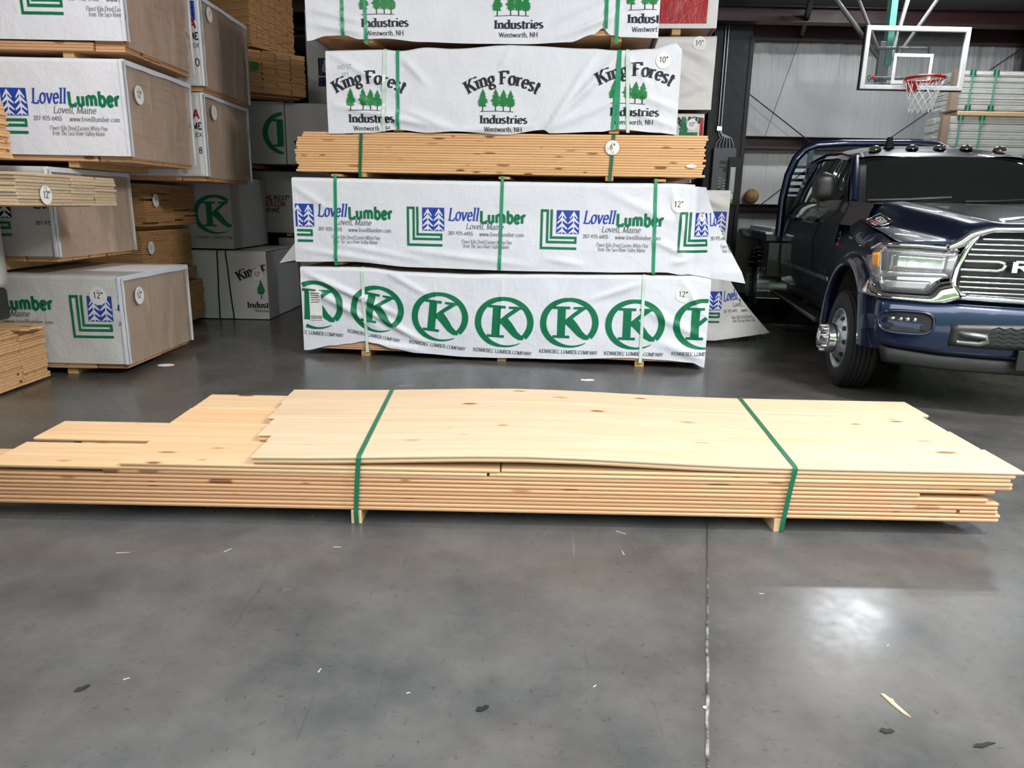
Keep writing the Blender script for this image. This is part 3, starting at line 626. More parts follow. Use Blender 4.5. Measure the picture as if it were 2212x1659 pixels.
# lowest: white wrap printed with ringed letters
t = on_stack('lumber_bundle', 'white wrapped bundle with a row of green ringed K marks, bottom of the tall stack', 'lumber bundle', 0)
h = folds_fn([(.05, .80, .95, .42, .022, .03), (.0, .70, .75, .30, .018, .035), (.55, .50, 1.2, .17, .02, .03), (.85, .83, 1.25, .62, .012, .03), (2.55, .82, 2.42, .45, .008, .02), (3.25, .80, 2.75, .62, .012, .03), (3.3, .55, 3.85, .30, .014, .04), (3.45, .25, 3.88, .10, .02, .05), (.6, .14, 1.2, .08, .018, .04), (1.95, .84, 1.93, .1, .006, .012), (3.6, .85, 3.84, .5, .012, .03), (1.3, .8, 1.34, .2, .005, .012)], 1, .012)
Wk = Wrap(3.87, 1.22, [(0, .045), (.28, .10), (.45, .125), (.60, .155), (.72, .14), (.9, .095), (1.12, .06), (1.6, .04), (2.4, .05), (3.2, .09), (3.5, .085), (3.75, .07), (3.87, .03)], [(0, .862), (.5, .868), (.62, .868), (1.0, .838), (1.6, .832), (2.0, .845), (2.5, .858), (3.3, .872), (3.7, .878), (3.82, .86), (3.87, .845)], h, 'wrap', ('wrap', 'wrap'), u0=-.01)
pr = []
for u, z, r, s, dv in ((.13, .50, -.05, 1, 0), (.742, .478, -.16, .95, .0), (1.355, .425, -.10, 1, 0), (1.975, .395, -.045, 1.02, 0), (2.592, .41, .0, 1, 0), (3.205, .415, .01, 1, 0), (3.83, .44, .015, 1, 0)): pr += print_k(u, z, r, s, True)
Wk.make('wrap', pr, t)
tag(layers(3.84, 1.2, .065, .82, 3, u0=.02, front=.01).build('board', P['pine_edge'], t), kind='stuff')
for u in (.60, 1.95, 3.27): block(t, u, .02, 1.18, 0, .065)
front_strap(t, Wk, .635, .60, .05, 1.22, 'mint', zb=.045); front_strap(t, Wk, 3.275, 3.262, .05, 1.22, 'mint', zb=.045)
sticker(t, Wk.P, 3.625, .705, .07, [('12"', 'sans', .05, 0, -.02, None), ('GRU', 'hand', .02, -.02, .035, None) if False else ('12', 'hand', .02, -.02, .035, None)])
mb = MB()
for q in rect(.07, .35, .195, .635, 5, 8): mb.add([Wk.P(a, b, .008) for a, b in q], [(0, 1, 2, 3)], 0, True)
for k in range(5):
    for q in rect(.085, .61 - k * .022, .18 - (k % 3) * .01, .616 - k * .022, 2, 1): mb.add([Wk.P(a, b, .010) for a, b in q], [(0, 1, 2, 3)], 1, True)
rng = random.Random(4); x = .08
while x < .185:
    wd = rng.uniform(.002, .005)
    for q in rect(x, .36, x + wd, .395, 1, 2): mb.add([Wk.P(a, b, .010) for a, b in q], [(0, 1, 2, 3)], 1, True)
    x += wd + rng.uniform(.003, .006)
mb.build('paper_label', [P['white'], P['ink']], t, fixn=False)

# second: mill wrap, green L and blue tree marks, with a loose end flap
t = on_stack('lumber_bundle', 'white wrapped bundle with four blue tree squares and green Ls, on the ringed K bundle', 'lumber bundle', .875)
h = folds_fn([(.0, 1.03, .9, .92, .010, .03), (.3, 1.10, 1.2, .95, .008, .03), (1.0, 1.05, 2.2, .93, .010, .03), (2.9, 1.6, 3.5, 1.35, .010, .04), (3.3, 1.2, 3.65, 1.05, .012, .03), (3.45, 1.66, 3.62, 1.2, .012, .03), (-.05, 1.62, .3, 1.4, .008, .03), (3.5, .99, 3.64, 1.02, .014, .03), (2.35, 1.0, 2.7, .95, .01, .03)], 2, .008)
Wl = Wrap(3.66, 1.22, [(-.06, .908), (.5, .922), (1.1, .885), (2.0, .878), (2.9, .888), (3.45, .902), (3.60, .885), (3.66, .893)], [(-.06, 1.69), (.5, 1.688), (1.5, 1.682), (2.8, 1.683), (3.5, 1.69), (3.66, 1.682)], h, 'wrap', ('wrap', None), flap=lambda v: (math.radians(38 + 30 * max(0, min(1, (v - .9) / .75))), -.35), u0=-.05)
pr = []
for k in range(4): pr += print_mill(-.205 + 1.2475 * k, 1.098 - (0.012 if k else 0.0), words=True)
Wl.make('wrap', pr, t, fl=.66, flbot=lambda a: -.10 * a)
tag(layers(3.64, 1.2, .93, 1.66, 5, u0=-.02).build('board', P['pine_edge'], t), kind='stuff')
for u in (.36, 1.93, 3.33): block(t, u, .02, 1.18, .889, .932); block(t, u + .02, -.005, 1.2, 1.700, 1.722, .10, 'top_slat')
for ub, ut in ((.352, .372), (1.921, 1.937), (3.342, 3.313)): front_strap(t, Wl, ub, ut, .885, 1.22, 'strap', zb=.886, ztop=1.727)
sticker(t, Wl.P, 3.525, 1.50, .065, [('12"', 'sans', .05, 0, -.015, None)]); sticker(t, Wl.P, 3.80, 1.415, .055, [('12"', 'sans', .04, 0, -.01, None)])
mb = MB(); mb.add([(-.05, .1, .93), (-.05, .02, .905), (-.26, .10, .875), (-.16, .4, .885), (-.05, .3, 1.1)], [(0, 1, 2, 3), (0, 3, 4)]); mb.build('black_flap', P['wrapback'], t)
mb = MB(); mb.add([(-.05, .0, 1.09), (-.05, -.005, .92), (-.26, .09, .88), (-.20, .12, .935)], [(0, 1, 2, 3)]); mb.build('loose_wrap_end', P['wrap2'], t)
rebase(t)

# third: bare boards
t = on_stack('lumber_bundle', 'unwrapped bundle of bare pine boards strapped in green, middle of the tall stack', 'lumber bundle', 1.69)
rng = random.Random(8); n = 16; z0, z1 = 1.742, 2.095
for i in range(n):
    a = z0 + (z1 - z0) * i / n; b = z0 + (z1 - z0) * (i + 1) / n
    l = rng.uniform(-.015, .02) + (.06 if i == n - 1 else 0) + (.05 if i == n - 2 else 0); r = 3.72 + rng.uniform(-.012, .02) + (.025 if i >= n - 2 else 0)
    mb = MB(); mb.cbox((l, rng.uniform(0, .006), a + .0006), (r, .14, b - .0006), .004); mb.build('board', P['pine_warm'], t)
tag(layers(3.70, 1.2, z0, z1, 12, t=.022, u0=.02).build('inner_board', P['pine_warm'], t), kind='stuff')
for c in t.children:
    if c.name.startswith('inner'):
        for v in c.data.vertices: v.co.y = .142 + v.co.y * .88
for u in (.625, 2.90): block(t, u, .01, 1.18, 1.7005, 1.742, .07)
for ub, ut in ((.607, .63), (2.905, 2.92)):
    strap(t, [(ub, .6, 1.698), (ub, -.002, 1.698), (ub, -.006, 1.74), (ut, -.006, 2.09), (ut, .01, 2.099), (ut, .6, 2.099), (ut, 1.2, 2.098), (ut, 1.205, 1.74)], 1.2, 'dstrap')
fp = lambda u, v, o=0: V(u, -.006 - o, v)
sticker(t, fp, 2.912, 1.985, .062, [('6"', 'sans', .045, .0, -.015, None), ('13', 'hand', .02, -.04, -.02, None), ('56', 'hand', .025, .0, -.052, None), ('12-6', 'hand', .016, .0, .03, None)])
sticker(t, fp, 3.61, 1.838, .045, [], rv=.016)
rebase(t)

# fourth and fifth: wraps with the arched name and trees
def forest_bundle(label, zb, bot, top, L, u0, folds, seed, logos, z0, z1, blocks, straps, stick, off=0.0):
    t = on_stack('lumber_bundle', label, 'lumber bundle', zb, off)
    W = Wrap(L, 1.22, bot, top, folds_fn(folds, seed, .012), 'wrap', ('wrap', 'wrap'), u0=u0, endbot=zb + .006)
    pr = []
    for u, z, r in logos: pr += print_pine_brand(u, z, r)
    if seed == 4: pr += [('grey_ink', sh(text_quads('IND ST', 'hand', .14, .035), .43, 2.62, .05), 0), ('grey_ink', sh(text_quads('1P1', 'hand', .07, .035), .47, 2.56, .05), 0)]
    W.make('wrap', pr, t); tag(layers(L - .03, 1.2, z0, z1, seed, u0=u0 + .03, front=.01).build('board', P['pine_edge'], t), kind='stuff')
    for u in blocks: block(t, u, .015, 1.18, zb, z0, .09)
    for ub, ut, vb, m in straps: front_strap(t, W, ub, ut, vb, 1.22, m)
    for u, v, s in stick: sticker(t, W.P, u, v, .066, [(s, 'sans', .045, 0, -.015, None)])
    rebase(t); return t
forest_bundle('white wrapped bundle with three arched names over green trees, on the bare pine boards', 2.104,
    [(.35, 2.078), (.7, 2.088), (.97, 2.117), (1.25, 2.093), (1.5, 2.107), (1.95, 2.085), (2.3, 2.128), (2.35, 2.10), (2.8, 2.117), (2.95, 2.14), (3.3, 2.114), (3.46, 2.10)],
    [(.31, 2.785), (.86, 2.795), (1.0, 2.784), (1.24, 2.812), (1.48, 2.80), (1.98, 2.83), (2.7, 2.80), (2.93, 2.785), (3.2, 2.80), (3.41, 2.846), (3.46, 2.80)], 3.46, .325,
    [(.40, 2.74, 1.0, 2.42, .012, .03), (.40, 2.32, 1.4, 2.13, .016, .03), (.55, 2.42, .95, 2.2, .010, .03), (1.05, 2.28, 1.5, 2.12, .014, .03), (2.32, 2.12, 2.95, 2.76, .024, .04), (2.32, 2.12, 2.72, 2.74, .014, .03), (2.35, 2.13, 2.95, 2.40, .016, .04), (1.0, 2.75, 1.25, 2.5, .012, .03), (3.0, 2.3, 3.46, 2.16, .012, .03), (2.0, 2.80, 1.9, 2.65, .01, .03), (3.05, 2.45, 3.46, 2.30, .01, .03), (1.5, 2.11, 2.2, 2.16, .016, .03), (2.95, 2.78, 3.2, 2.5, .008, .02)], 4,
    [(.722, 2.178, -.0), (1.925, 2.178, .0), (3.075, 2.250, -.01)], 2.13, 2.77, (.97, 2.92), [(.978, .985, 2.12, 'strap'), (.846, .866, 2.10, 'mint'), (2.905, 2.93, 2.14, 'strap'), (2.945, 2.935, 2.14, 'strap'), (3.04, 3.0, 2.11, 'mint')], [(3.31, 2.70, '10"')])
forest_bundle('white wrapped bundle topmost in the tall stack, its upper part out of sight', 2.852,
    [(.17, 2.86), (.35, 2.90), (.5, 2.905), (.65, 2.872), (.87, 2.878), (1.2, 2.848), (1.7, 2.835), (2.14, 2.83), (2.5, 2.845), (2.7, 2.905), (2.78, 2.955), (2.85, 2.90), (2.95, 2.885), (3.25, 2.875)],
    [(.17, 3.56), (3.25, 3.56)], 3.25, .16,
    [(.2, 3.12, .65, 3.02, .012, .03), (.2, 3.0, .7, 2.92, .014, .03), (2.2, 2.88, 2.95, 3.2, .02, .05), (2.3, 2.86, 2.9, 3.05, .014, .03), (2.5, 2.9, 3.2, 3.25, .014, .04), (2.9, 2.95, 3.2, 3.1, .01, .03)], 6,
    [(.865, 2.972, .005), (2.045, 2.955, .005), (3.185, 2.995, .01)], 2.90, 3.53, (.71, 2.90), [(.498, .489, 2.90, 'strap'), (.707, .69, 2.83, 'strap'), (2.806, 2.799, 2.95, 'strap'), (2.90, 2.896, 2.83, 'strap')], [])

# ---------------------------------------------------------------- second row behind the tall stack
def back_bundle(label, zb, u0, L, bot, top, base, prints, seed, off=1.42, D=1.2, flap=None, fl=0, flbot=None, stick=(), folds=(), name='lumber_bundle', amp=.02):
    t = on_stack(name, label, 'lumber bundle', zb, off)
    W = Wrap(L, D, [(u0, bot), (L, bot)], [(u0, top), (L, top)], folds_fn(list(folds), seed, amp), base, (base, base if not flap else None), u0=u0, flap=flap, du=.018, dv=.018)
    W.make('wrap', prints, t, fl=fl, flbot=flbot)
    tag(layers(L - .02, D - .03, bot + .03, top - .03, seed, u0=u0 + .03, front=.01).build('board', P['pine_edge'], t), kind='stuff')
    for s in stick: sticker(t, W.P, *s)
    for u in (u0 + .4, L - .4): block(t, u, .02, D - .02, zb, bot + .03, .09)
    rebase(t); return t, W
back_bundle('dull white bundle with flaring wrap, on the floor behind the ringed K bundle', 0, .9, 4.2, .04, .76, 'wrap2', print_mill(3.905, .24), 21, flap=lambda v: (math.radians(20 + 45 * max(0, min(1, (v - .05) / .7))), .0), fl=.72, flbot=lambda a: .07 * a, folds=[(3.9, .7, 4.2, .3, .02, .05)])
back_bundle('crumpled white bundle end half hidden by the loose flap, below the electrical panel', .785, .9, 4.24, .82, 1.675, 'wrap2', print_mill(3.86, 1.10), 22, folds=[(3.9, 1.62, 4.22, 1.5, .02, .04)])
back_bundle('white bundle with a small red corner, behind the right end of the bare boards', 1.70, .9, 3.80, 1.745, 2.02, 'wrap2', [('redwrap', rect(3.62, 1.75, 3.79, 1.9, 3, 3), 0)], 23, off=1.34)
t, W = back_bundle('white wrapped bundle with an arched name and a green hill print, behind the bare boards', 2.03, 1.2, 3.90, 2.07, 2.45, 'wrap2',
    [('ink', sh(bend(text_quads('King Pine', 'bold', .52, .085, 'c'), .7), 3.70, 2.365), 0), ('green', sh(tree_quads(random.Random(2), .15, .22), 3.69, 2.225), 0), ('green', rect(3.65, 2.21, 3.84, 2.26, 3, 2), 0), ('redwrap', rect(3.86, 2.16, 3.895, 2.40, 2, 3), 0)], 24, stick=[(3.775, 2.335, .055, [('10"', 'sans', .04, 0, -.015, None)])])
back_bundle('grey wrapped bundle sagging on its right side, behind the fourth bundle of the tall stack', 2.455, 1.0, 3.96, 2.485, 3.20, 'wrap2', [], 25, amp=.045, stick=[(3.79, 3.125, .07, [('10"', 'sans', .05, 0, -.02, None)])], folds=[(3.5, 3.15, 3.95, 2.95, .03, .06), (3.5, 2.6, 3.9, 2.75, .02, .06), (3.45, 2.95, 3.9, 2.7, .02, .05)])
back_bundle('bundle with a large plain red front, high behind the tall stack', 3.215, 1.0, 3.95, 3.27, 3.95, 'wrap2', [('redwrap', rect(3.30, 3.315, 3.845, 3.9, 34, 30), 2)], 26, amp=.012)
# ---------------------------------------------------------------- stacks along the left side: ends face the aisle
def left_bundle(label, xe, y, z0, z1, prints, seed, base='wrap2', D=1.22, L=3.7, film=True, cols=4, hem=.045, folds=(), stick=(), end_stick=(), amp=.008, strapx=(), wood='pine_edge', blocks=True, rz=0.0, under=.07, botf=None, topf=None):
    t = thing('lumber_bundle', label, 'lumber bundle', (xe, y, z0), rz); hh = z1 - z0
    b0 = under + (hem if film else .01)
    W = Wrap(0, D, [(-L, b0)] if not botf else [(a, b_ + b0) for a, b_ in botf], [(-L, hh)] if not topf else [(a, hh + b_) for a, b_ in topf], folds_fn(list(folds), seed, amp), base, (None, None if film else base), u0=-L, du=.016 if amp > .01 else .022, dv=.016 if amp > .01 else .022)
    pr = [(m, [[(a - xe, b_ - z0) for a, b_ in q] for q in qs], l) for m, qs, l in prints]
    if film:   # the wrap's folded edge that frames the clear end
        e0, e1 = W.bot(0), W.top(0); pass
    W.make('wrap', pr, t)
    if film:
        ec = end_courses(-.015, .02, D - .02, under, hh - .02, cols, seed); tag(ec.build('board_end', P[wood], t), kind='stuff')
        fl = MB(); rng = random.Random(seed)
        def fe(a, b):
            w = .005 + (D - .01) * a; v = under + .035 + (hh - under - .045) * b
            return V(.012 + .016 * noise.noise((w * 2.2, v * 2.2, seed)) + .008 * noise.noise((w * 7 + v * 3, v * 5, seed + 4)), w, v)
        fl.grid(fe, 30, 20); fl.build('clear_end_film', P['film'], t, fixn=False)
        ed = MB()
        for (a, b) in (((.004, -.012, b0), (.004, -.012, hh - .01)), ((.006, 0, hh - .012), (.006, D, hh - .012)), ((.006, D, under + .03), (.006, D, hh - .01))): ed.bar(a, b, .012, .010)
        ed.grid(lambda a, b: V(.022 + .004 * noise.noise((a * 3, b * 9, seed)), -.01 + (.035 + .012 * noise.noise((1, b * 4, seed))) * a, b0 + (hh - .02 - b0) * b), 2, 12)
        ed.grid(lambda a, b: V(.024, D * a, hh - .012 - (.03 + .012 * noise.noise((a * 4, 1, seed))) * b), 14, 2)
        ed.build('taped_edge', P['wrap'], t, fixn=False)
    else:
        tag(layers(-.02, D - .02, under + .02, hh - .03, seed, u0=-L + .03).build('board', P['pine_edge'], t), kind='stuff')
    if blocks:
        for u in (-.5, -L / 2, -L + .5): block(t, u, .03, D - .03, 0, under + .004)
    if film: tag(layers(-.27, D - .02, under, under + .07, seed + 1, u0=-L + .03).build('bottom_board', P['pine_edge'], t), kind='stuff')
    Pe = lambda a, b, o=0: V(.036 + o, a, b)
    for a, b, r, wds in stick: sticker(t, W.P, a - xe, b - z0, r, wds)
    for a, b, r, wds in end_stick: sticker(t, Pe, a - y, b - z0, r, wds)
    for xa, xb in strapx: front_strap(t, W, xb - xe, xa - xe, W.bot(0), D, 'black', w=.018, zb=.06)
    return t
S12 = [('12"', 'sans', .05, 0, -.02, None), ('GRU', 'hand', .018, 0, .035, None)] if 'G' in GL else [('12"', 'sans', .05, 0, -.02, None), ('12', 'hand', .018, 0, .035, None)]
left_bundle('white wrapped bundle on the floor, film end, two 12" stickers, beside low board stack', -3.25, 5.88, 0, .845, print_mill(-3.675, .326) + print_mill(-4.93, .33, mark=False), 31, end_stick=[(6.10, .66, .075, S12)], stick=[(-3.425, .68, .075, S12)], folds=[(-3.9, .8, -3.3, .70, .01, .04), (-3.8, .3, -3.3, .18, .008, .04), (-4.2, .70, -3.4, .82, .012, .04)], amp=.012, under=.06)  # default greyer wrap colour stands for the shade on this white bundle
left_bundle('shaded grey wrapped bundle with film end, directly behind the protruding pale boards', -3.74, 5.9, .87, 1.70, print_mill(-4.42, 1.149, words=False, b='ink') + print_mill(-4.27, 1.135, mark=False, ink='ink', g='ink', b='ink'), 32, base='wrap3', under=.075, folds=[(-4.2, 1.62, -3.8, 1.5, .012, .05)])  # wrap and print colours darkened to stand for shade
left_bundle('white wrapped bundle with blue and green name, directly above the protruding pale boards', -3.19, 6.16, 1.706, 2.552, print_mill(-4.338, 1.963) , 33, base='wrap', end_stick=[(6.32, 2.30, .075, S12)], folds=[(-3.9, 2.5, -3.25, 2.35, .012, .04), (-3.7, 2.0, -3.25, 2.08, .006, .03), (-4.2, 2.45, -3.3, 2.5, .008, .04)], under=.05)
left_bundle('bright white wrapped bundle topmost on the left stack, showing the foot of a green L', -3.15, 6.2, 2.56, 3.45, print_mill(-3.955, 2.868), 34, base='wrap', under=.05, hem=.075)
amex = lambda x, z: [('red_ink', sh(text_quads('A', 'blk', .07, .085, 'c'), x, z + .10), 0), ('ink', sh(text_quads('AME', 'blk', .13, .06, 'r'), x + .045, z), 0), ('ink', sh(text_quads('REX', 'sans', .10, .035, 'r'), x + .045, z - .07), 0)]
left_bundle('brown filmed bundle end with narrow printed edge, lower of the two behind the left stack', -3.13, 7.52, 1.64, 2.50, amex(-3.19, 2.15) + [('ink', sh(text_quads('8', 'sans', None, .06, 'r'), -3.15, 1.92), 0)], 35, base='wrap2', cols=5, end_stick=[(7.70, 2.33, .07, [('8', 'hand', .04, 0, -.01, None)])], under=.012, blocks=False, amp=.006)
left_bundle('brown filmed bundle end with narrow printed edge, upper of the two behind the left stack', -3.10, 7.54, 2.50, 3.38, amex(-3.16, 2.98) + [('blue', rect(-3.19, 3.15, -3.13, 3.32, 2, 3), 0), ('ink', sh(text_quads('10', 'sans', None, .07, 'r'), -3.12, 2.74), 0)], 36, base='wrap2', cols=5, end_stick=[(7.69, 3.24, .07, [('8', 'hand', .04, 0, -.01, None)])], under=.012, blocks=False, amp=.006)

def bare_bundle(label, xe, y0, y1, z0, z1, cols, seed, mat='pine_old', L=3.0, rz=0.0, t_=.0215, jit=.02, under=.05, stick=(), gaps=0.0, name='lumber_bundle', loose=0):
    t = thing(name, label, 'lumber bundle', (xe, y0, z0), rz); rng = random.Random(seed); D = y1 - y0; n = int((z1 - z0 - under) / t_); cw = D / cols; th = (z1 - z0 - under) / n
    for i in range(n):
        sh_ = rng.uniform(-.02, .02) * (1 if i % 3 else .3)
        for c in range(cols):
            mb = MB(); a = under + i * th; e = -rng.uniform(0, jit) - (rng.uniform(.02, .08) if rng.random() < gaps else 0); w0 = c * cw + rng.uniform(0, .006) + (sh_ if 0 < c < cols - 1 else sh_ * .4)
            mb.cbox((-L, w0, a + .0006), (e, w0 + cw - .004, a + th - .0008), .0025); mb.build('board', P[mat], t)
    for u in (-.25, -L + .4): block(t, u, .02, D - .02, 0, under, .09)
    Pe = lambda a, b, o=0: V(.004 + o, a, b)
    for a, b, r, wds in stick: sticker(t, Pe, a - y0, b - z0, r, wds)
    return t
E8 = [('8"', 'hand', .045, 0, -.015, None)]
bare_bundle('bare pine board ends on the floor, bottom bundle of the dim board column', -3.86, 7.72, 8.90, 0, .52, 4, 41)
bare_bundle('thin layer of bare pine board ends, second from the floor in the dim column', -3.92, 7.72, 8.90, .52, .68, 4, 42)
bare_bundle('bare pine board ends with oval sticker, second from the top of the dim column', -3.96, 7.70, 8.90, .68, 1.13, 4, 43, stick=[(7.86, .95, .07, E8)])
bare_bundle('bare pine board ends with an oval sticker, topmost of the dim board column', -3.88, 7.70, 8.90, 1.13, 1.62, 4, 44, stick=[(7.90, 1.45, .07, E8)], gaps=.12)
bare_bundle('low stack of bare warm board ends on the floor before the white filmed bundle', -3.85, 4.56, 5.78, 0, .45, 4, 45, mat='pine_warm', L=2.4, jit=.025, under=.015)
t = thing('loose_board', 'pale loose board lying crooked on the low stack of warm board ends', 'board', (-3.84, 5.10, .4525), .06)
mb = MB(); mb.cbox((-2.3, 0, 0), (0, .285, .02), .003); mb.build('face', P['pine'], t)
t = thing('loose_board', 'warm loose board with a split corner, at the back of the low board stack', 'board', (-3.80, 5.42, .4525), -.04)
mb = MB(); mb.cbox((-2.3, 0, 0), (0, .27, .02), .003); mb.prism([(0, 0), (.05, .03), (.02, .08), (.06, .16), (.01, .27), (-.01, .27), (-.01, 0)], lambda a, b, d: V(a, b, d), .002, .018); mb.build('face', P['pine_warm'], t)
t = thing('loose_board', 'pale loose board crossing over the other loose boards on the low board stack', 'board', (-3.95, 5.0, .4735), .16)
mb = MB(); mb.cbox((-2.2, 0, 0), (0, .26, .02), .003); mb.build('face', P['pine'], t)
left_bundle('plain white wrapped bundle end above black packing and the low board stack', -4.07, 4.56, .505, 1.388, [], 46, base='wrap2', film=False, D=1.19, L=2.2, under=.25, blocks=False)
t = thing('packing_block', 'black wrapped packing between the low board stack and a plain white bundle', 'packing', (-4.075, 4.6, .50)); mb = MB(); mb.cbox((-2.0, 0, 0), (0, 1.14, .25), .02); mb.build('cover', P['wrapback'], t)
bare_bundle('clean pale boards protruding far from the left stack, round 12" sticker on their ends', -3.12, 4.60, 5.75, 1.395, 1.612, 4, 47, mat='pine_top', L=3.0, under=.01, jit=.012, t_=.0195, stick=[(4.87, 1.475, .062, [('12"', 'sans', .045, .005, -.02, None), ('12', 'hand', .03, -.005, .028, None)])])
bare_bundle('ragged brown board ends directly above the protruding pale boards', -3.88, 4.56, 5.75, 1.612, 2.145, 4, 48, mat='pine_warm', L=2.2, under=.13, jit=.03)

# dim stacks deeper in the aisle
left_bundle('grey wrapped bundle on the floor with one green tree and two black straps', -3.10, 9.0, 0, .86,
    [('ink', sh(bend(text_quads('King Forest', 'bold', .64, .12, 'c'), .60), -3.14, .57), 0), ('leaf', sh(tree_quads(random.Random(3), .15, .2), -3.185, .30), 0), ('ink', line([(-3.185, .265), (-3.185, .32)], .012), 0), ('ink', sh(text_quads('Industries', 'bold', .43, .07, 'c'), -3.16, .155), 0), ('ink', sh(text_quads('Wentworth', 'serif', .28, .035, 'c'), -3.14, .10), 0)],
    51, base='wrap2', film=False, D=1.35, folds=[(-3.7, .45, -3.2, .80, .025, .05), (-3.9, .25, -3.3, .35, .02, .03), (-3.8, .12, -3.2, .22, .02, .03), (-3.9, .36, -3.5, .40, .015, .03)], stick=[(-3.215, .575, .075, [('12"', 'sans', .05, 0, -.02, None)])], strapx=[(-3.705, -3.73), (-3.60, -3.55)], under=.0, blocks=False, amp=.02)
left_bundle('shade-darkened wrapped bundle with one ringed K, on the bundle with black straps', -3.50, 9.04, .872, 1.76, print_k(-3.70, 1.30, 0, 1.0), 52, base='wrap3', film=False, D=1.25, amp=.012, blocks=False, under=.0)  # white wrap given a darker colour for the dim aisle's shade
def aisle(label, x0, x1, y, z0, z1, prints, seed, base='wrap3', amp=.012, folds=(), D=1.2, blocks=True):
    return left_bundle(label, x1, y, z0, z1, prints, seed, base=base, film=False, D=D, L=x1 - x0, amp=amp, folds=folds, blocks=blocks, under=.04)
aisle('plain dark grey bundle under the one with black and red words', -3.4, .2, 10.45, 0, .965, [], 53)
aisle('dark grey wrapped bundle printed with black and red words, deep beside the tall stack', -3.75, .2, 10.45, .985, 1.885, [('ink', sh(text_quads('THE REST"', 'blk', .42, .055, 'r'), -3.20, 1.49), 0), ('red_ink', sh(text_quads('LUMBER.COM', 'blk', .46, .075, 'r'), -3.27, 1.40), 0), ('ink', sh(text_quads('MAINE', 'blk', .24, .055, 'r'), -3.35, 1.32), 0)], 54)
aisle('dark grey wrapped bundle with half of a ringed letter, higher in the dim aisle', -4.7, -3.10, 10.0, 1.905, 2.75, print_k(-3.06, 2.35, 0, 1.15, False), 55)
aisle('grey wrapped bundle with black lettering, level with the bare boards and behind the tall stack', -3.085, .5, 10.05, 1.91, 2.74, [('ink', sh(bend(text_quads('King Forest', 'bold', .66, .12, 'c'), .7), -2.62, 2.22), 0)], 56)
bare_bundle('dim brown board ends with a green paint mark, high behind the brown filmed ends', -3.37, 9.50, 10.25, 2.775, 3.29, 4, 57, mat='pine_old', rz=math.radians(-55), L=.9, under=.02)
t = [o for o in COL.objects if o.get('label', '').startswith('dim brown board ends with a green paint')][0]
mb = MB(); mb.grid(lambda a, b: V(.004, .06 + .09 * a, .27 + .10 * b), 2, 2); mb.build('green_paint_mark', P['leaf'], t)
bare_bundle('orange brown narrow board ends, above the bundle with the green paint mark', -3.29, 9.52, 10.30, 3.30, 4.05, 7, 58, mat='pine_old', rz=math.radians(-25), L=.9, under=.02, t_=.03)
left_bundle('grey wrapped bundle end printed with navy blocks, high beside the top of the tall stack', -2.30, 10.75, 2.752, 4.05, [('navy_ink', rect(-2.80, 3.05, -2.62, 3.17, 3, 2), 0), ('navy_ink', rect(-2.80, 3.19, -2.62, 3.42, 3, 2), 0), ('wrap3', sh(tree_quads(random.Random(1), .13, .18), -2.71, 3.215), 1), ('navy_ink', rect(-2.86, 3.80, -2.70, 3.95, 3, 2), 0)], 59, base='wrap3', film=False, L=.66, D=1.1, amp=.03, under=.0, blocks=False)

# ---------------------------------------------------------------- the strapped pile of boards in the foreground
pile = thing('board_pile', 'strapped pile of clean pine boards lying across the concrete floor in the foreground', 'board pile', (0, 3.09, 0))
TI = .03
def pboard(x0, x1, c, z, mat='pine_edge', thick=.0192, bow=None, nx=1, y0=None, y1=None, yaw=0.0, lip=True):
    """one tongued board; c is its column counted from the front edge"""
    a = [0, .297, .565, .832][c] if y0 is None else y0; b = [.292, .560, .827, 1.10][c] if y1 is None else y1
    rs = [a, a + .003, a + .006, b - .006, b - .003, b]
    # profile across the width: eased long edges
    pr = [(a + .009, .0005), (b - .004, 0), (b, .004), (b, thick - .003), (b - .003, thick), (a + .003, thick), (a, thick - .003), (a, .0095), (a + .009, .0085)]
    mb = MB(); n = len(pr); nx = max(nx, 14 if bow else 1); vs_ = []
    for i in range(nx + 1):
        x = x0 + (x1 - x0) * i / nx; dz = bow(x) if bow else 0
        for y, v in pr: vs_.append((x + 0 * y, y + yaw * (x - x0), z + v + TI * y + dz))
    fs = [(i * n + k, i * n + (k + 1) % n, i * n + n + (k + 1) % n, i * n + n + k) for i in range(nx) for k in range(n)] + [tuple(range(n))[::-1], tuple(nx * n + k for k in range(n))]
    mb.add(vs_, fs); return mb.build('board', P[mat], pile)
Z0, TH = .067, .0197
rng = random.Random(11)
zl = lambda k: Z0 + TH * (k - 1)
front = {1: [(-2.62, 2.285)], 2: [(-2.55, 2.29)], 3: [(-2.60, 2.085), (2.10, 2.275)], 4: [(-2.66, 2.272)], 5: [(-2.62, 2.274)], 6: [(-2.58, 2.218)], 7: [(-2.50, 1.90)], 8: [(-2.56, 2.245)], 9: [(-1.885, 2.322)], 10: [(-2.42, -.108), (-.095, 2.318)], 11: [(-1.80, -.048), (-.04, 2.308)]}
for k, L in front.items():
    for x0, x1 in L: pboard(x0, x1, 0, zl(k), y0=rng.uniform(-.004, .005), mat='pine_edge' if k < 10 else 'pine')
for c in (1, 2, 3):
    for k in range(1, 11):
        pboard([0, -2.30, -1.80, -1.80][c] + rng.uniform(0, .3), 2.25 - rng.uniform(0, .12), c, zl(k))
    pboard([0, -2.39, -1.83, -1.825][c], 2.28, c, zl(11), 'pine')
bow = lambda x: .034 * math.exp(-((x - .05) / .75) ** 2) if x < 1.6 else 0
for c, (x0, x1) in enumerate(((-1.185, 2.325), (-1.26, 2.35), (-1.30, 2.33), (-1.325, 2.37))): pboard(x0, x1, c, zl(12), 'pine', bow=bow)
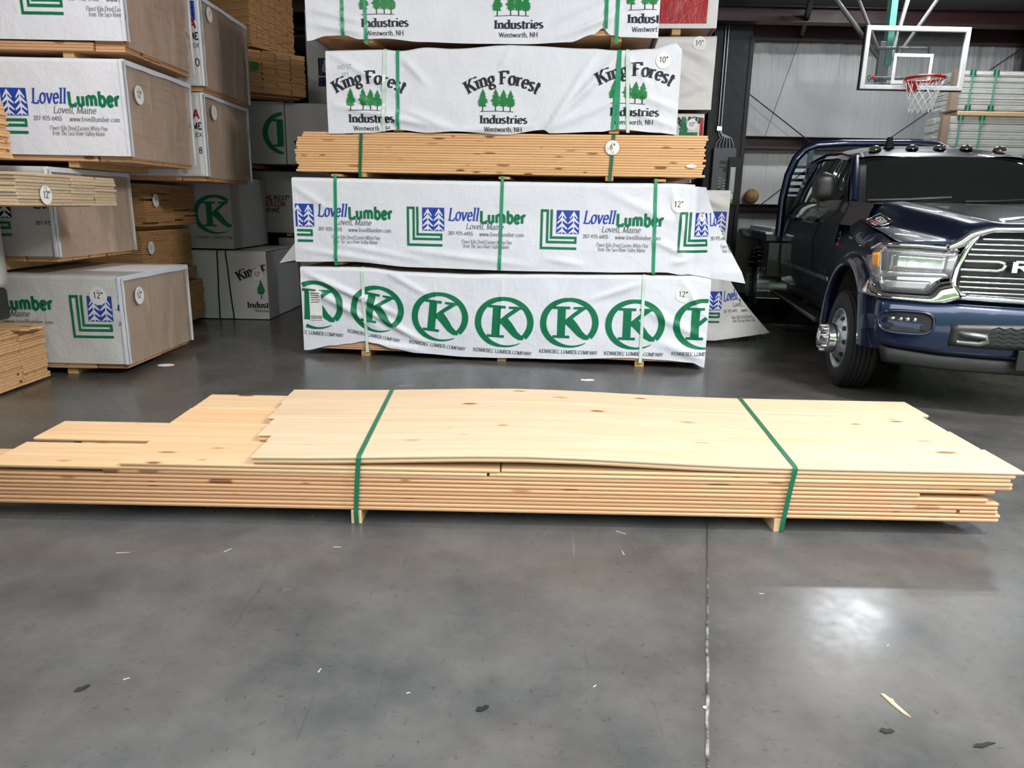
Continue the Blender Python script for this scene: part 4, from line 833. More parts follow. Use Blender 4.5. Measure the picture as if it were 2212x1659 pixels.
for c, (x0, x1) in enumerate(((-1.19, 2.36), (-1.262, 2.345), (-1.303, 2.335), (-1.32, 2.385))):
    pboard(x0, x1, c, zl(13), 'pine_top', bow=bow, y0=[-.004, None, None, None][c])
for x in (-.718, 1.265):
    mb = MB(); mb.cbox((x - .024, .0, 0), (x + .024, 1.06, .067), .002)
    for v in range(len(mb.v)):
        p = mb.v[v]
        if p[2] > .04: mb.v[v] = (p[0], p[1], p[2] + TI * p[1])
    mb.build('runner_block', P['pine'], pile)
for xb, xt, xk in ((-.716, -.695, -.725), (1.278, 1.305, 1.385)):
    zt = zl(13) + .0192 + .003; b1 = bow(xt)
    path = [(xb, .5, .018), (xb, -.002, .003), (xb, -.010, .06), (xb + (xt - xb) * .45, -.012, .2), (xt, -.012, zt + b1 - .008), (xt + (xk - xt) * .02, .006, zt + b1)]
    path += [(xt + (xk - xt) * s_, 1.1 * s_, zt + TI * 1.1 * s_ + b1 + .0005) for s_ in (.25, .5, .75, 1.0)] + [(xk, 1.112, zt + .03), (xk, 1.112, .1)]
    strap(pile, path, 1.1, 'dstrap', w=.022)

# ---------------------------------------------------------------- bits on the floor
def chip(name, label, cat, x, y, pts, th, mat, rot=0, group=None):
    t = MB(); c, s = math.cos(rot), math.sin(rot); t.prism([(a * c - b * s, a * s + b * c) for a, b in pts], lambda a, b, d: V(a, b, d), 0.0004, th)
    o = t.build(name, P[mat], None); o.location = (x, y, 0); tag(o, label, cat, group); return o
ell = lambda a, b, n=14: [(a * math.cos(i * 2 * math.pi / n), b * math.sin(i * 2 * math.pi / n)) for i in range(n)]
chip('paper_oval', 'white oval paper lying on the floor by the wrapped left stack', 'paper', -3.15, 6.32, ell(.075, .055), .001, 'white')
chip('paper_scrap', 'torn white paper scrap on the floor between the pile and the tall stack', 'paper', .66, 6.08, [(-.06, -.03), (-.01, -.045), (.055, -.03), (.06, .02), (.02, .03), (-.02, .01), (-.05, .03)], .0012, 'white')
chip('paper_scrap', 'pale flat scrap on the floor beside the flaring wrap, near the truck step', 'paper', 2.99, 8.66, [(-.12, -.02), (.13, .0), (.10, .02), (-.09, .05)], .0012, 'white')
chip('wood_sliver', 'pale pointed wood sliver lying on the floor above a dark scrap', 'wood sliver', 1.19, 1.885, [(-.010, .055), (.000, .052), (.006, .030), (.012, .028), (.008, .010), (.016, -.055), (.004, -.035), (-.005, .005)], .004, 'pine', .12)
dark = [(-.02, -.008), (-.004, -.014), (.012, -.006), (.022, .006), (.010, .012), (.002, .004), (-.012, .008)]
chip('leaf_scrap', 'dark curled scrap on the open floor, well to the left of the other dark scraps', 'scrap', -1.30, 1.89, dark, .004, 'black', .5)
chip('leaf_scrap', 'dark scrap on the floor a little left of the long saw joint', 'scrap', -.07, 1.835, dark, .004, 'black', .2)
chip('leaf_scrap', 'dark scrap on the floor just below the pointed wood sliver', 'scrap', 1.11, 1.775, dark, .004, 'black', -.3)
chip('leaf_scrap', 'long thin dark ragged scrap on the floor, flattest and widest of the dark scraps', 'scrap', 1.36, 1.725, [(-.035, -.004), (-.01, -.010), (.015, -.003), (.04, .002), (.02, .008), (0, .004), (-.02, .006)], .004, 'black', .15)
chip('wood_chip', 'small grey chip on the floor below the left strap of the pile', 'chip', -.87, 2.5, dark, .004, 'steel')
chip('paper_dot', 'small round white dot touching the long saw joint in the floor', 'paper', .604, 1.862, ell(.006, .006), .001, 'white')
for i, (x, y, l, r) in enumerate([(-1.64, 2.76, .055, .15), (-1.21, 2.80, .04, 1.0), (-.75, 2.85, .035, 0), (-1.19, 1.94, .018, .6), (.52, 3.05, .05, -.6), (1.0, 2.53, .02, 0), (-.88, 5.74, .16, .1), (.50, 2.85, .04, 1.7), (-.6, 2.0, .02, 1.4), (1.33, 2.2, .012, .5), (-.3, 1.9, .012, .3), (.28, 1.95, .015, .9)]):
    chip('wood_splinter', 'thin pale wood splinter lying flat on the concrete floor', 'wood splinter', x, y, [(-l / 2, -.0016), (l / 2, -.001), (l / 2, .001), (-l / 2, .0022)], .0016, 'pine_top', r, 'pale splinters scattered on the floor')
# ---------------------------------------------------------------- the navy truck
def glass_mat(name, col, rough=.02, through=0.0, tint=(1, 1, 1, 1)):
    m = Mat(name); co = m.n('TexCoord').outputs['Object']; nz = m.noise(co, 2.0, 2)
    m.set(Base__Color=m.mix(nz, tuple(c * .9 for c in col[:3]) + (1,), col), Roughness=rough, Specular__IOR__Level=.6, Coat__Weight=.6, Coat__Roughness=.01)
    if through:
        ms = m.n('MixShader', i0=through, i1=m.b, i2=m.n('BsdfTransparent', Color=tint)); m.t.links.new(ms.outputs[0], m.o.inputs[0])
    return m.m
P['glass'] = glass_mat('dark_tinted_glass', (.008, .010, .010, 1))
P['lens'] = glass_mat('clear_lamp_lens', (.4, .42, .45, 1), .02, .86)
P['amber'] = glass_mat('amber_lens', (.75, .28, .01, 1), .15)
P['smoke'] = glass_mat('smoked_lens', (.05, .04, .03, 1), .05)
P['dplate'] = metal_mat('bright_tread_plate', (.45, .46, .47, 1), .25)
P['deckgrey'] = plain('dark_grey_paint', (.02, .021, .024, 1), .35, coat=.5)
P['redtxt'] = plain('red_enamel', (.45, .02, .02, 1), .3)
P['orange'] = glass_mat('orange_marker', (.7, .2, .05, 1), .2)

truck = thing('truck', 'navy pickup truck with chrome grille, flatbed and roof marker lights', 'truck', (3.865, 5.91, 0), math.radians(-10))
def soft(pts, w=.05):
    g = lambda x: next((b + (d - b) * (x - a) / (c - a) for (a, b), (c, d) in zip(pts, pts[1:]) if x <= c), pts[-1][1]) if x > pts[0][0] else pts[0][1]
    return lambda x: sum(g(abs(x + w * k / 4)) * (5 - abs(k)) for k in range(-4, 5)) / 25
nose = soft([(0, -.90), (.30, -.888), (.56, -.85), (.75, -.81), (.90, -.765), (.99, -.71), (1.04, -.655), (1.08, -.58), (1.2, -.35)])
def F(x, z, off=0.0):
    """point of the front fascia; off is towards the viewer"""
    a = abs(x); lean = -.05 * max(0, (.95 - z)) + .06 * max(0, z - 1.15)
    d = (nose(a + .005) - nose(a - .005)) / .01; n = V(d if x > 0 else -d, -1, 0).normalized()
    return V(x, nose(a) + lean, z) + n * off
def patch(name, top, bot, mat, off=0.0, th=.02, nu=14, nv=6, fn=F, bulge=0.0, parent=truck, crown=0.0, tilt=0.0):
    """curved panel between two 2D polylines, given thickness"""
    def along(L, t):
        s = [math.hypot(b[0] - a[0], b[1] - a[1]) for a, b in zip(L, L[1:])]; T = sum(s) * t
        for k, l in enumerate(s):
            if T <= l or k == len(s) - 1: u = T / l if l else 0; return (L[k][0] + (L[k + 1][0] - L[k][0]) * u, L[k][1] + (L[k + 1][1] - L[k][1]) * u)
            T -= l
    mb = MB()
    def g(a, b, o):
        p, q = along(bot, a), along(top, a); e = tilt * (1 - b) + (4 * b * (1 - b)) * bulge + 4 * a * (1 - a) * crown; return fn(p[0] + (q[0] - p[0]) * b, p[1] + (q[1] - p[1]) * b, off + o + e)
    mb.grid(lambda a, b: g(a, b, 0), nu, nv); mb.grid(lambda a, b: g(a, b, 0) + (fn(*along(bot, a), off - th) - fn(*along(bot, a), off)), nu, nv, flip=True)
    n = nu + 1
    for side in (lambda t: (t, 0), lambda t: (t, 1)):
        mb.grid(lambda a, b: g(*side(a), 0) + (fn(*along(bot, a), off - th * b) - fn(*along(bot, a), off)), nu, 1, smooth=False)
    for e in (0, 1): mb.grid(lambda a, b: g(e, a, 0) + (fn(*along(bot, e), off - th * b) - fn(*along(bot, e), off)), nv, 1, smooth=False)
    return mb.build(name, P[mat] if isinstance(mat, str) else mat, parent, weld=.0004)
def mir(L): return [(-x, z) for x, z in L][::-1]

# hood
def hood(a, b):
    x = -.86 + 1.72 * a; ax = abs(x); t = b; y0 = nose(ax) + .06; y1 = .52 + .22 * (ax / .86) ** 2; y = y0 + (y1 - y0) * t
    zc = 1.402 + .162 * t ** .9 + .010 * math.exp(-((ax - .34 - .18 * t) / .07) ** 2) - .008 * (1 - (ax / .86) ** 2) * math.sin(math.pi * t) * 0
    c, w_ = .515 + .235 * t, .17 + .09 * t; s_ = min(1, max(0, (ax - c + w_ / 2) / w_)); s_ = s_ * s_ * (3 - 2 * s_)
    z = zc - (.128 + .010 * t) * s_ - .052 * (max(0, ax - .58) / .28) ** 2 * (1 - t)
    if t < .06: z -= .03 * (1 - t / .06) ** 2
    return V(x, y, z)
mb = MB(); mb.grid(hood, 72, 40); mb.build('hood', P['paint'], truck)
# body sides: fender, doors; the wheel arch is cut into the lower edge
arch_c, arch_rx, arch_rz = .02, .60, .60
def zlow(y):
    d = (y - arch_c) / arch_rx
    return max(.60, .45 + arch_rz * math.sqrt(max(0, 1 - d * d))) if abs(d) < 1 else .60
side_x = prof([(.55, .965), (.70, .995), (.90, 1.015), (1.15, 1.02), (1.35, 1.0), (1.48, .965), (1.56, .935)])
def body_side(sg, y0, y1, n, name, ztop, inset=0.0):
    mb = MB()
    def g(a, b):
        y = y0 + (y1 - y0) * a; z0 = zlow(y); zt = ztop(y); z = z0 + (zt - z0) * b; x = side_x(z) - inset
        if y < .72:
            k = max(0, (z - 1.12) / (zt - 1.12 + 1e-6)) if zt > 1.12 else 0
            x = x + (.858 - x) * (k ** 2.2)
            f = max(0, (-.32 - y) / .36); x -= .05 * f * f
        return V(sg * x, y, z)
    mb.grid(g, n, 16); return mb.build(name, P['paint'], truck)
ft = prof([(-.70, 1.215), (-.4, 1.26), (0, 1.31), (.4, 1.365), (.72, 1.42)])
for sg in (-1, 1):
    body_side(sg, -.66, .715, 64, 'fender', ft)
    body_side(sg, .722, 1.975, 24, 'front_door', lambda y: 1.56); body_side(sg, 1.983, 3.02, 20, 'rear_door', lambda y: 1.56); body_side(sg, 3.028, 3.32, 6, 'cab_corner', lambda y: 1.56)
    # wide arch flare
    mb = MB(); prf = [(.0, -.012), (.035, .055), (.10, .085), (.135, .075), (.14, .0)]
    def fl(a, b):
        th = math.radians(168 - 176 * a - (0)); i = b * (len(prf) - 1); k = min(len(prf) - 2, int(i)); u = i - k
        r = prf[k][0] + (prf[k + 1][0] - prf[k][0]) * u; o = prf[k][1] + (prf[k + 1][1] - prf[k][1]) * u
        rr = 1 + (.14 - r) / .60 * 1.0 - .14 / .6
        y = arch_c + (arch_rx + .11 - r) * math.cos(th); z = .46 + (arch_rz + .11 - r) * math.sin(th) - (.0 if math.sin(th) > 0 else 0)
        return V(sg * (1.0 + o), y, z)
    mb.grid(fl, 40, 8)
    # the flare runs down ahead of the wheel
    def fl2(a, b):
        z = .47 - (.0) + .40 * (1 - a) - .0; z = .86 - .40 * a; i = b * 4; y = -.44 - .20 * b - .05 * a; o = [.07, .10, .095, .06, -.03]; k = min(3, int(i)); u = i - k
        return V(sg * (1.0 + (o[k] + (o[k + 1] - o[k]) * u) - .03 * a), y, z)
    mb.grid(fl2, 10, 8); mb.build('arch_flare', P['paint'], truck)
    mb = MB(); mb.lathe([(.60, -.30), (.60, .0), (.58, .0), (.58, -.32), (0, -.32)], Matrix.Translation((sg * .99, arch_c, .45)) @ Matrix.Rotation(0 if sg > 0 else math.pi, 4, 'Z'), 40)
    mb.v = [(x, y, max(z, .52)) for x, y, z in mb.v]; mb.build('wheel_well', P['black'], truck)
    mb = MB(); mb.box((sg * 1.012 - .006, .86, .825), (sg * 1.012 + .010, 1.97, .862)); mb.box((sg * 1.012 - .006, 1.99, .825), (sg * 1.012 + .010, 3.30, .862)); mb.build('door_moulding', P['alu'], truck)
    mb = MB(); mb.cbox((min(sg * 1.09, sg * .93), .78, .425), (max(sg * 1.09, sg * .93), 3.35, .47), .012); mb.cbox((min(sg * 1.095, sg * 1.08), .78, .43), (max(sg * 1.095, sg * 1.08), 3.35, .462), .005)
    rb = mb.build('running_board', P['black'], truck)
    mb = MB(); mb.tube([(sg * 1.095, .8, .468), (sg * 1.095, 3.34, .468)], .010, 6); mb.build('bright_edge', P['steel'], rb)
    for y in (1.0, 2.1, 3.1): mb = MB(); mb.bar((sg * .8, y, .52), (sg * 1.0, y, .44), .02); mb.build('step_bracket', P['black'], rb)
    mb = MB(); mb.cbox((sg * .86 - .04, .65, .47), (sg * .86 + .10 * (sg < 0) , 3.3, .62), .02); mb.build('rocker_panel', P['black'], truck)
    for y, dr in ((1.74, 0), (2.82, 0)):
        mb = MB(); mb.tube([(sg * 1.0, y - .11, 1.395), (sg * 1.045, y - .08, 1.40), (sg * 1.05, y, 1.402), (sg * 1.045, y + .08, 1.40), (sg * 1.0, y + .11, 1.395)], [.016, .02, .021, .02, .016], 8); mb.build('door_handle', P['paint'], truck)
    # cab uprights and side glass
    rail = lambda y: (.775, prof([(1.30, 1.985), (1.5, 2.03), (1.9, 2.075), (2.5, 2.10), (3.25, 2.07)])(y))
    def up(y, b, o=0.0):
        rx, rz_ = rail(y); x0, z0 = .935, 1.555; e = .02 * math.sin(math.pi * b); return V(sg * (x0 + (rx - x0) * b + e + o), y, z0 + (rz_ - z0) * b)
    lead = lambda b: .78 + .60 * b
    mb = MB(); mb.grid(lambda a, b: up(lead(b) + (3.30 - .10 * b - lead(b)) * a, b), 30, 8); mb.build('cab_side', P['paint'], truck)
    def pane(name, f0, f1, b0, b1, mat='glass', o=.006):
        mb = MB(); mb.grid(lambda a, b: up(f0(b0 + (b1 - b0) * b) + (f1(b0 + (b1 - b0) * b) - f0(b0 + (b1 - b0) * b)) * a, b0 + (b1 - b0) * b, o), 12, 8); return mb.build(name, P[mat], truck)
    pane('front_side_window', lambda b: lead(b) + .10, lambda b: 1.94, .04, .90); pane('rear_side_window', lambda b: 2.04, lambda b: 2.98 - .12 * b, .04, .90)
    pane('window_frame', lambda b: lead(b) + .06, lambda b: 3.06 - .12 * b, .0, .96, 'black', .003)
    mb = MB(); mb.grid(lambda a, b: up(1.42 + 1.5 * a, .90 + .09 * b, .03 - .03 * b), 16, 3); mb.build('rain_deflector', P['smoke'], truck)
    # tow mirror
    mb = MB(); rs = []
    for k in range(9):
        e = k / 8; zz = 1.565 + .27 * e; q_ = min(1, (4 * e * (1 - e)) ** .25 + .05); wx, wy = .095 * q_, .085 * q_
        rs.append([(sg * 1.135 + wx * math.copysign(abs(math.cos(u)) ** .6, math.cos(u)), .90 + wy * math.copysign(abs(math.sin(u)) ** (.5 if math.sin(u) > 0 else .9), math.sin(u)), zz) for u in [i * math.tau / 24 for i in range(24)]])
    mb.add([p for r_ in rs for p in r_], [(i * 24 + j, i * 24 + (j + 1) % 24, i * 24 + 24 + (j + 1) % 24, i * 24 + 24 + j) for i in range(8) for j in range(24)] + [tuple(range(24)), tuple(8 * 24 + j for j in range(24))], 0, True)
    mr = mb.build('tow_mirror', P['black'], truck)
    mb = MB(); mb.bar((sg * .93, .98, 1.54), (sg * 1.16, .93, 1.52), .022, .045); mb.bar((sg * 1.12, .93, 1.52), (sg * 1.13, .92, 1.60), .03, .03); mb.build('mirror_arm', P['black'], mr)
    mb = MB(); mb.box((sg * 1.14 - .055, .980, 1.62), (sg * 1.14 + .055, .983, 1.78)); mb.build('mirror_glass', P['chrome'], mr)
# windshield, A-posts, roof
def ws(a, b, o=0.0):
    x = (-1 + 2 * a); hw = .865 - .125 * b; cy = .58 + .20 * x * x; ty = 1.24 + .12 * x * x
    return V(x * hw, cy + (ty - cy) * b - o, 1.555 + (1.975 - 1.555) * b + .035 * (1 - x * x) * b + .03 * math.sin(math.pi * b) + o * .6)
mb = MB(); mb.grid(lambda a, b: ws(.045 + .91 * a, .02 + .95 * b, .004), 30, 14); mb.build('windshield', P['glass'], truck)
mb = MB(); mb.grid(lambda a, b: ws(a, b * 1.02, 0), 30, 14); mb.build('windshield_frame', P['black'], truck)
for e in (0, 1):
    mb = MB(); mb.tube([tuple(ws(e, b, .0) + V(.012 * (1 if e else -1), .03, 0)) for b in [i / 12 * 1.03 for i in range(13)]], .045, 10); mb.build('windshield_post', P['paint'], truck)
def roof(a, b):
    x = -1 + 2 * a; y = 1.23 + .12 * x * x * (1 - b) + (3.24 - 1.23) * b; zc = prof([(1.23, 2.0), (1.34, 2.045), (1.6, 2.11), (2.1, 2.165), (2.7, 2.175), (3.24, 2.13)])(y)
    ze = prof([(1.23, 1.955), (1.30, 1.98), (1.5, 2.035), (1.9, 2.08), (2.5, 2.105), (3.25, 2.075)])(y); s_ = abs(x) ** 3.2
    return V(x * .79, y, zc + (ze - zc) * s_)
mb = MB(); mb.grid(roof, 30, 24); mb.grid(lambda a, b: (lambda p: V(p.x, 3.24 + .06 * b, p.z + (1.55 - p.z) * b))(roof(a, 1)), 30, 6)
mb.build('roof', P['paint'], truck)
for x in (-.56, -.22, .03, .27, .57):
    mb = MB(); mb.grid(lambda a, b: V(x + .06 * math.cos(a * 2 * math.pi) * math.sin(b * math.pi / 2), 1.50 + .05 * math.sin(a * 2 * math.pi) * math.sin(b * math.pi / 2), roof(.5 + x / 1.58, .135).z - .004 + .045 * math.cos(b * math.pi / 2)), 14, 5); mb.build('roof_marker_light', P['smoke'], truck)
mb = MB(); mb.grid(lambda a, b: V(-.40 + .05 * math.cos(a * 6.283) * (1 - .55 * b), 1.62 + .09 * math.sin(a * 6.283) * (1 - .5 * b), 2.10 + .11 * b), 8, 4, smooth=False); mb.poly([(-.40 + .0225 * math.cos(i * .785), 1.62 + .045 * math.sin(i * .785), 2.21) for i in range(8)]); mb.build('roof_antenna', P['black'], truck)
for x0, x1 in ((-.78, -.12), (-.02, .62)): mb = MB(); mb.tube([tuple(ws(.5 + x0 / 1.73, .02, .02)), tuple(ws(.5 + (x0 + x1) / 3.46, .035, .025)), tuple(ws(.5 + x1 / 1.73, .085, .02))], .011, 6); mb.build('wiper', P['black'], truck)
mb = MB(); mb.grid(lambda a, b: V(-.84 + 1.68 * a, .50 + .22 * (2 * a - 1) ** 2 + .12 * b, 1.55 + .012 * b), 20, 2); mb.build('cowl', P['black'], truck)
for sg in (-1, 1):
    mb = MB(); mb.grid(lambda a, b: V(sg * (side_x(1.36 + .215 * b) - .004 - .17 * a), .728 - .17 * a + .02 * b, 1.36 + .215 * b - .02 * a), 6, 6); mb.build('cowl_side', P['black'], truck)

# front: dark backing, grille
patch('grille_backing', [(-.53, 1.36), (.53, 1.36)], [(-.55, .86), (.55, .86)], 'black', -.045, .02, 16, 6)
gt = [(-.60, 1.255), (-.53, 1.30), (-.47, 1.362), (-.36, 1.395), (0, 1.405), (.36, 1.395), (.47, 1.362), (.53, 1.30), (.60, 1.255)]
gb = [(-.585, 1.205), (-.505, 1.235), (-.445, 1.305), (-.345, 1.348), (0, 1.356), (.345, 1.348), (.445, 1.305), (.505, 1.235), (.585, 1.205)]
gt = [(x * 1.085, z) for x, z in gt]; gb = [(x * 1.085, z) for x, z in gb]
gs = patch('grille_surround', gt, gb, 'chrome', .022, .06, 40, 5, bulge=.018)
for sg in (-1, 1):
    o = [(-.445, 1.32), (-.492, 1.24), (-.535, 1.10), (-.545, .985), (-.50, .90), (-.44, .875)]; i = [(-.40, 1.325), (-.448, 1.24), (-.49, 1.10), (-.50, .99), (-.465, .925), (-.42, .915)]
    o = [(x * 1.09, z) for x, z in o]; i = [(x * 1.09, z) for x, z in i]
    if sg > 0: o, i = mir(o), mir(i); o, i = o[::-1], i[::-1]
    patch('grille_side', o, i, 'chrome', .016, .06, 18, 3, bulge=.010, parent=gs)
patch('grille_bottom', [(-.50, .915), (0, .905), (.50, .915)], [(-.545, .868), (0, .852), (.545, .868)], 'chrome', .016, .06, 24, 4, bulge=.016, parent=gs)
def slat(x0, x1, z, r=.009, parent=gs, off=.0, name='grille_bar'):
    mb = MB(); n = 14; mb.tube([tuple(F(x0 + (x1 - x0) * k / n, z, off)) for k in range(n + 1)], r, 6); return mb.build(name, P['chrome'], parent)
for z in (1.302, 1.266, 1.229, 1.193, 1.036, 1.0, .964, .928):
    w_ = .475 + (.05 if z < 1.28 else 0) - (.05 if z > 1.29 else 0) - (.02 if z < .95 else 0); slat(-w_, w_, z, .0065)
for sg in (-1, 1):
    br = [(sg * .54, 1.148), (sg * .31, 1.148), (sg * .28, 1.14), (sg * .270, 1.12), (sg * .28, 1.098), (sg * .31, 1.088), (sg * .55, 1.088)]
    mb = MB(); mb.tube([tuple(F(a, b, .006)) for a, b in br], [.010, .012, .017, .019, .017, .012, .010], 8); mb.build('grille_bracket', P['chrome'], gs)
mb = MB()
for q in text_quads('RAM', 'blk', .47, .075, 'c'):
    f_ = [F(a, 1.078 + b, .022) for a, b in q]; g_ = [F(a, 1.078 + b, -.005) for a, b in q]; mb.add(f_ + g_, [(0, 1, 2, 3), (0, 4, 5, 1), (1, 5, 6, 2), (2, 6, 7, 3), (3, 7, 4, 0)])
mb.build('grille_letters', P['chrome'], gs)

# headlamps
for sg in (-1, 1):
    m_ = (lambda L: L) if sg < 0 else (lambda L: mir(L)[::-1])
    tp = lambda L: L if sg < 0 else [(-a, b) for a, b in L]
    hl = patch('headlight', tp([(-1.055, 1.185), (-1.03, 1.232), (-.80, 1.228), (-.55, 1.212)]), tp([(-1.03, .955), (-.98, .905), (-.72, .905), (-.60, 1.03)]), 'chrome', -.05, .02, 20, 8)
    patch('lamp_trim', tp([(-1.06, 1.225), (-1.02, 1.262), (-.80, 1.262), (-.585, 1.245)]), tp([(-1.06, 1.195), (-1.02, 1.228), (-.80, 1.226), (-.555, 1.208)]), 'chrome', .018, .04, 18, 3, bulge=.012, parent=hl)
    patch('lens', tp([(-1.058, 1.185), (-1.03, 1.225), (-.80, 1.222), (-.565, 1.207)]), tp([(-1.05, 1.02), (-1.02, .995), (-.78, .99), (-.592, 1.02)]), 'lens', .014, .006, 20, 6, bulge=.012, parent=hl)
    patch('reflector', tp([(-.97, 1.185), (-.62, 1.17)]), tp([(-.965, 1.065), (-.63, 1.06)]), 'chrome', -.004, .02, 12, 4, parent=hl, tilt=.006)
    patch('lamp_bezel', tp([(-.985, 1.205), (-.56, 1.19)]), tp([(-.985, 1.19), (-.60, 1.176)]), 'alu', .004, .03, 12, 2, parent=hl); patch('lamp_bezel', tp([(-.98, 1.058), (-.61, 1.052)]), tp([(-1.03, 1.01), (-.59, 1.025)]), 'alu', .004, .03, 12, 2, parent=hl)
    patch('lamp_bezel', tp([(-.625, 1.172), (-.56, 1.19)]), tp([(-.63, 1.056), (-.585, 1.03)]), 'alu', .006, .03, 5, 3, parent=hl)
    patch('lamp_bezel', tp([(-1.02, 1.19), (-.985, 1.19)]), tp([(-1.01, 1.05), (-.975, 1.055)]), 'black', .002, .03, 5, 3, parent=hl)
    patch('amber_marker', tp([(-1.056, 1.175), (-1.022, 1.185)]), tp([(-1.048, 1.075), (-1.018, 1.075)]), 'amber', .022, .012, 5, 4, parent=hl)
    patch('lower_lamp', tp([(-1.0, .985), (-.70, .985)]), tp([(-.975, .925), (-.73, .925)]), 'alu', .0, .02, 12, 4, parent=hl); patch('lower_lens', tp([(-1.01, .99), (-.665, .99)]), tp([(-.985, .912), (-.72, .912)]), 'lens', .016, .006, 12, 4, parent=hl, bulge=.008)
    patch('lamp_gasket', tp([(-1.02, .91), (-.985, .912), (-.72, .912), (-.665, .985), (-.575, 1.005)]), tp([(-1.03, .90), (-.985, .896), (-.70, .896), (-.645, .968), (-.565, .99)]), 'black', .020, .03, 18, 2, parent=hl)
    patch('chrome_band', tp([(-1.055, .99), (-1.035, .93), (-.985, .895), (-.70, .895), (-.645, .967), (-.56, .988)]), tp([(-1.07, .875), (-1.03, .862), (-.95, .852), (-.70, .842), (-.60, .845), (-.505, .885)]), 'chrome', .012, .05, 26, 5, bulge=.012, tilt=.03)
    # corner filler under the hood, fender nose
    patch('nose_panel', tp([(-.99, 1.255), (-.86, 1.275), (-.66, 1.28), (-.53, 1.31)]), tp([(-1.03, 1.235), (-.86, 1.255), (-.70, 1.258), (-.58, 1.245)]), 'paint', .0, .08, 16, 3)
# bumper
bt = [(-1.0, .845), (-.95, .845), (-.72, .835), (-.52, .845), (0, .835), (.52, .845), (.72, .835), (.95, .845), (1.0, .845)]
patch('bumper', bt, [(-.985, .54), (-.93, .505), (-.60, .475), (0, .465), (.60, .475), (.93, .505), (.985, .54)], 'paint', .03, .08, 56, 10, bulge=.03)
patch('bumper_lip', [(-1.01, .865), (-.95, .85), (-.60, .842), (0, .836), (.60, .842), (.95, .85), (1.01, .865)], [(-1.01, .842), (-.95, .832), (-.60, .822), (0, .82), (.60, .822), (.95, .832), (1.01, .842)], 'black', .030, .06, 40, 2)
for sg in (-1, 1):
    pill = [(sg * (.815 + .150 * math.copysign(abs(math.cos(t)) ** .6, math.cos(t))) , .690 + .074 * math.copysign(abs(math.sin(t)) ** .7, math.sin(t)) - .012 * math.cos(t) * 0) for t in [i * 2 * math.pi / 40 for i in range(40)]]
    mb = MB(); mb.add([F(sg * .815, .685, .058)] + [F(a, b, .062) for a, b in pill], [(0, 1 + i, 1 + (i + 1) % 40) for i in range(40)]); fg = mb.build('fog_light', P['rubber'], truck)
    mb = MB(); mb.tube([tuple(F(sg * .815 + (a - sg * .815) * 1.06, .685 + (b - .685) * 1.12, .060)) for a, b in pill], .013, 8, closed=True); mb.build('fog_light_rim', P['paint'], fg)
    for k in range(4):
        mb = MB(); mb.grid(lambda a, b: F(sg * (.905 - k * .043) + .015 * math.cos(a * 6.283) * b, .715 + .013 * math.sin(a * 6.283) * b, .076 - .008 * b), 10, 2); mb.build('lamp_cell', P['chrome'], fg)
    for dx in (-.10, .10): mb = MB(); mb.grid(lambda a, b: F(sg * (.815 + dx) + .022 * math.cos(a * 6.283) * b, .662 + .020 * math.sin(a * 6.283) * b, .070), 12, 2); mb.build('parking_sensor', P['rubber'], fg)
    mb = MB(); mb.tube([tuple(F(sg * .50, .64, .02)), tuple(F(sg * .46, .64, .10)), tuple(F(sg * .34, .635, .11)), tuple(F(sg * .33, .60, .11)), tuple(F(sg * .37, .575, .09)), tuple(F(sg * .5, .575, .05))], .020, 10); mb.build('tow_hook', P['steel'], truck)
patch('lower_intake', [(-.55, .70), (0, .725), (.55, .70)], [(-.55, .545), (0, .535), (.55, .545)], 'black', .0625, .03, 24, 4)
for z in (.57, .60, .63, .66, .69):
    mb = MB(); mb.tube([tuple(F(-.30 + .6 * k / 16, z + (.008 if k % 2 else -.008), .066)) for k in range(17)], .004, 4); mb.build('intake_mesh', P['rubber'], truck)
patch('air_dam', [(-.97, .50), (-.60, .472), (0, .46), (.60, .472), (.97, .50)], [(-.94, .375), (-.60, .355), (0, .35), (.60, .355), (.94, .375)], 'black', .0, .03, 40, 5, bulge=.012)
mb = MB(); mb.cbox((-.13, -1.005, .40), (.21, -.985, .545), .004); pl_ = mb.build('plate_bracket', P['black'], truck)
mb = MB()
for x, z in ((-.07, .50), (-.07, .43)): mb.lathe([(0, .006), (.008, .004), (.008, 0)], Matrix.Translation((x, -1.005, z)) @ Matrix.Rotation(-math.pi / 2, 4, 'Z'), 10)
mb.build('plate_screws', P['chrome'], pl_)

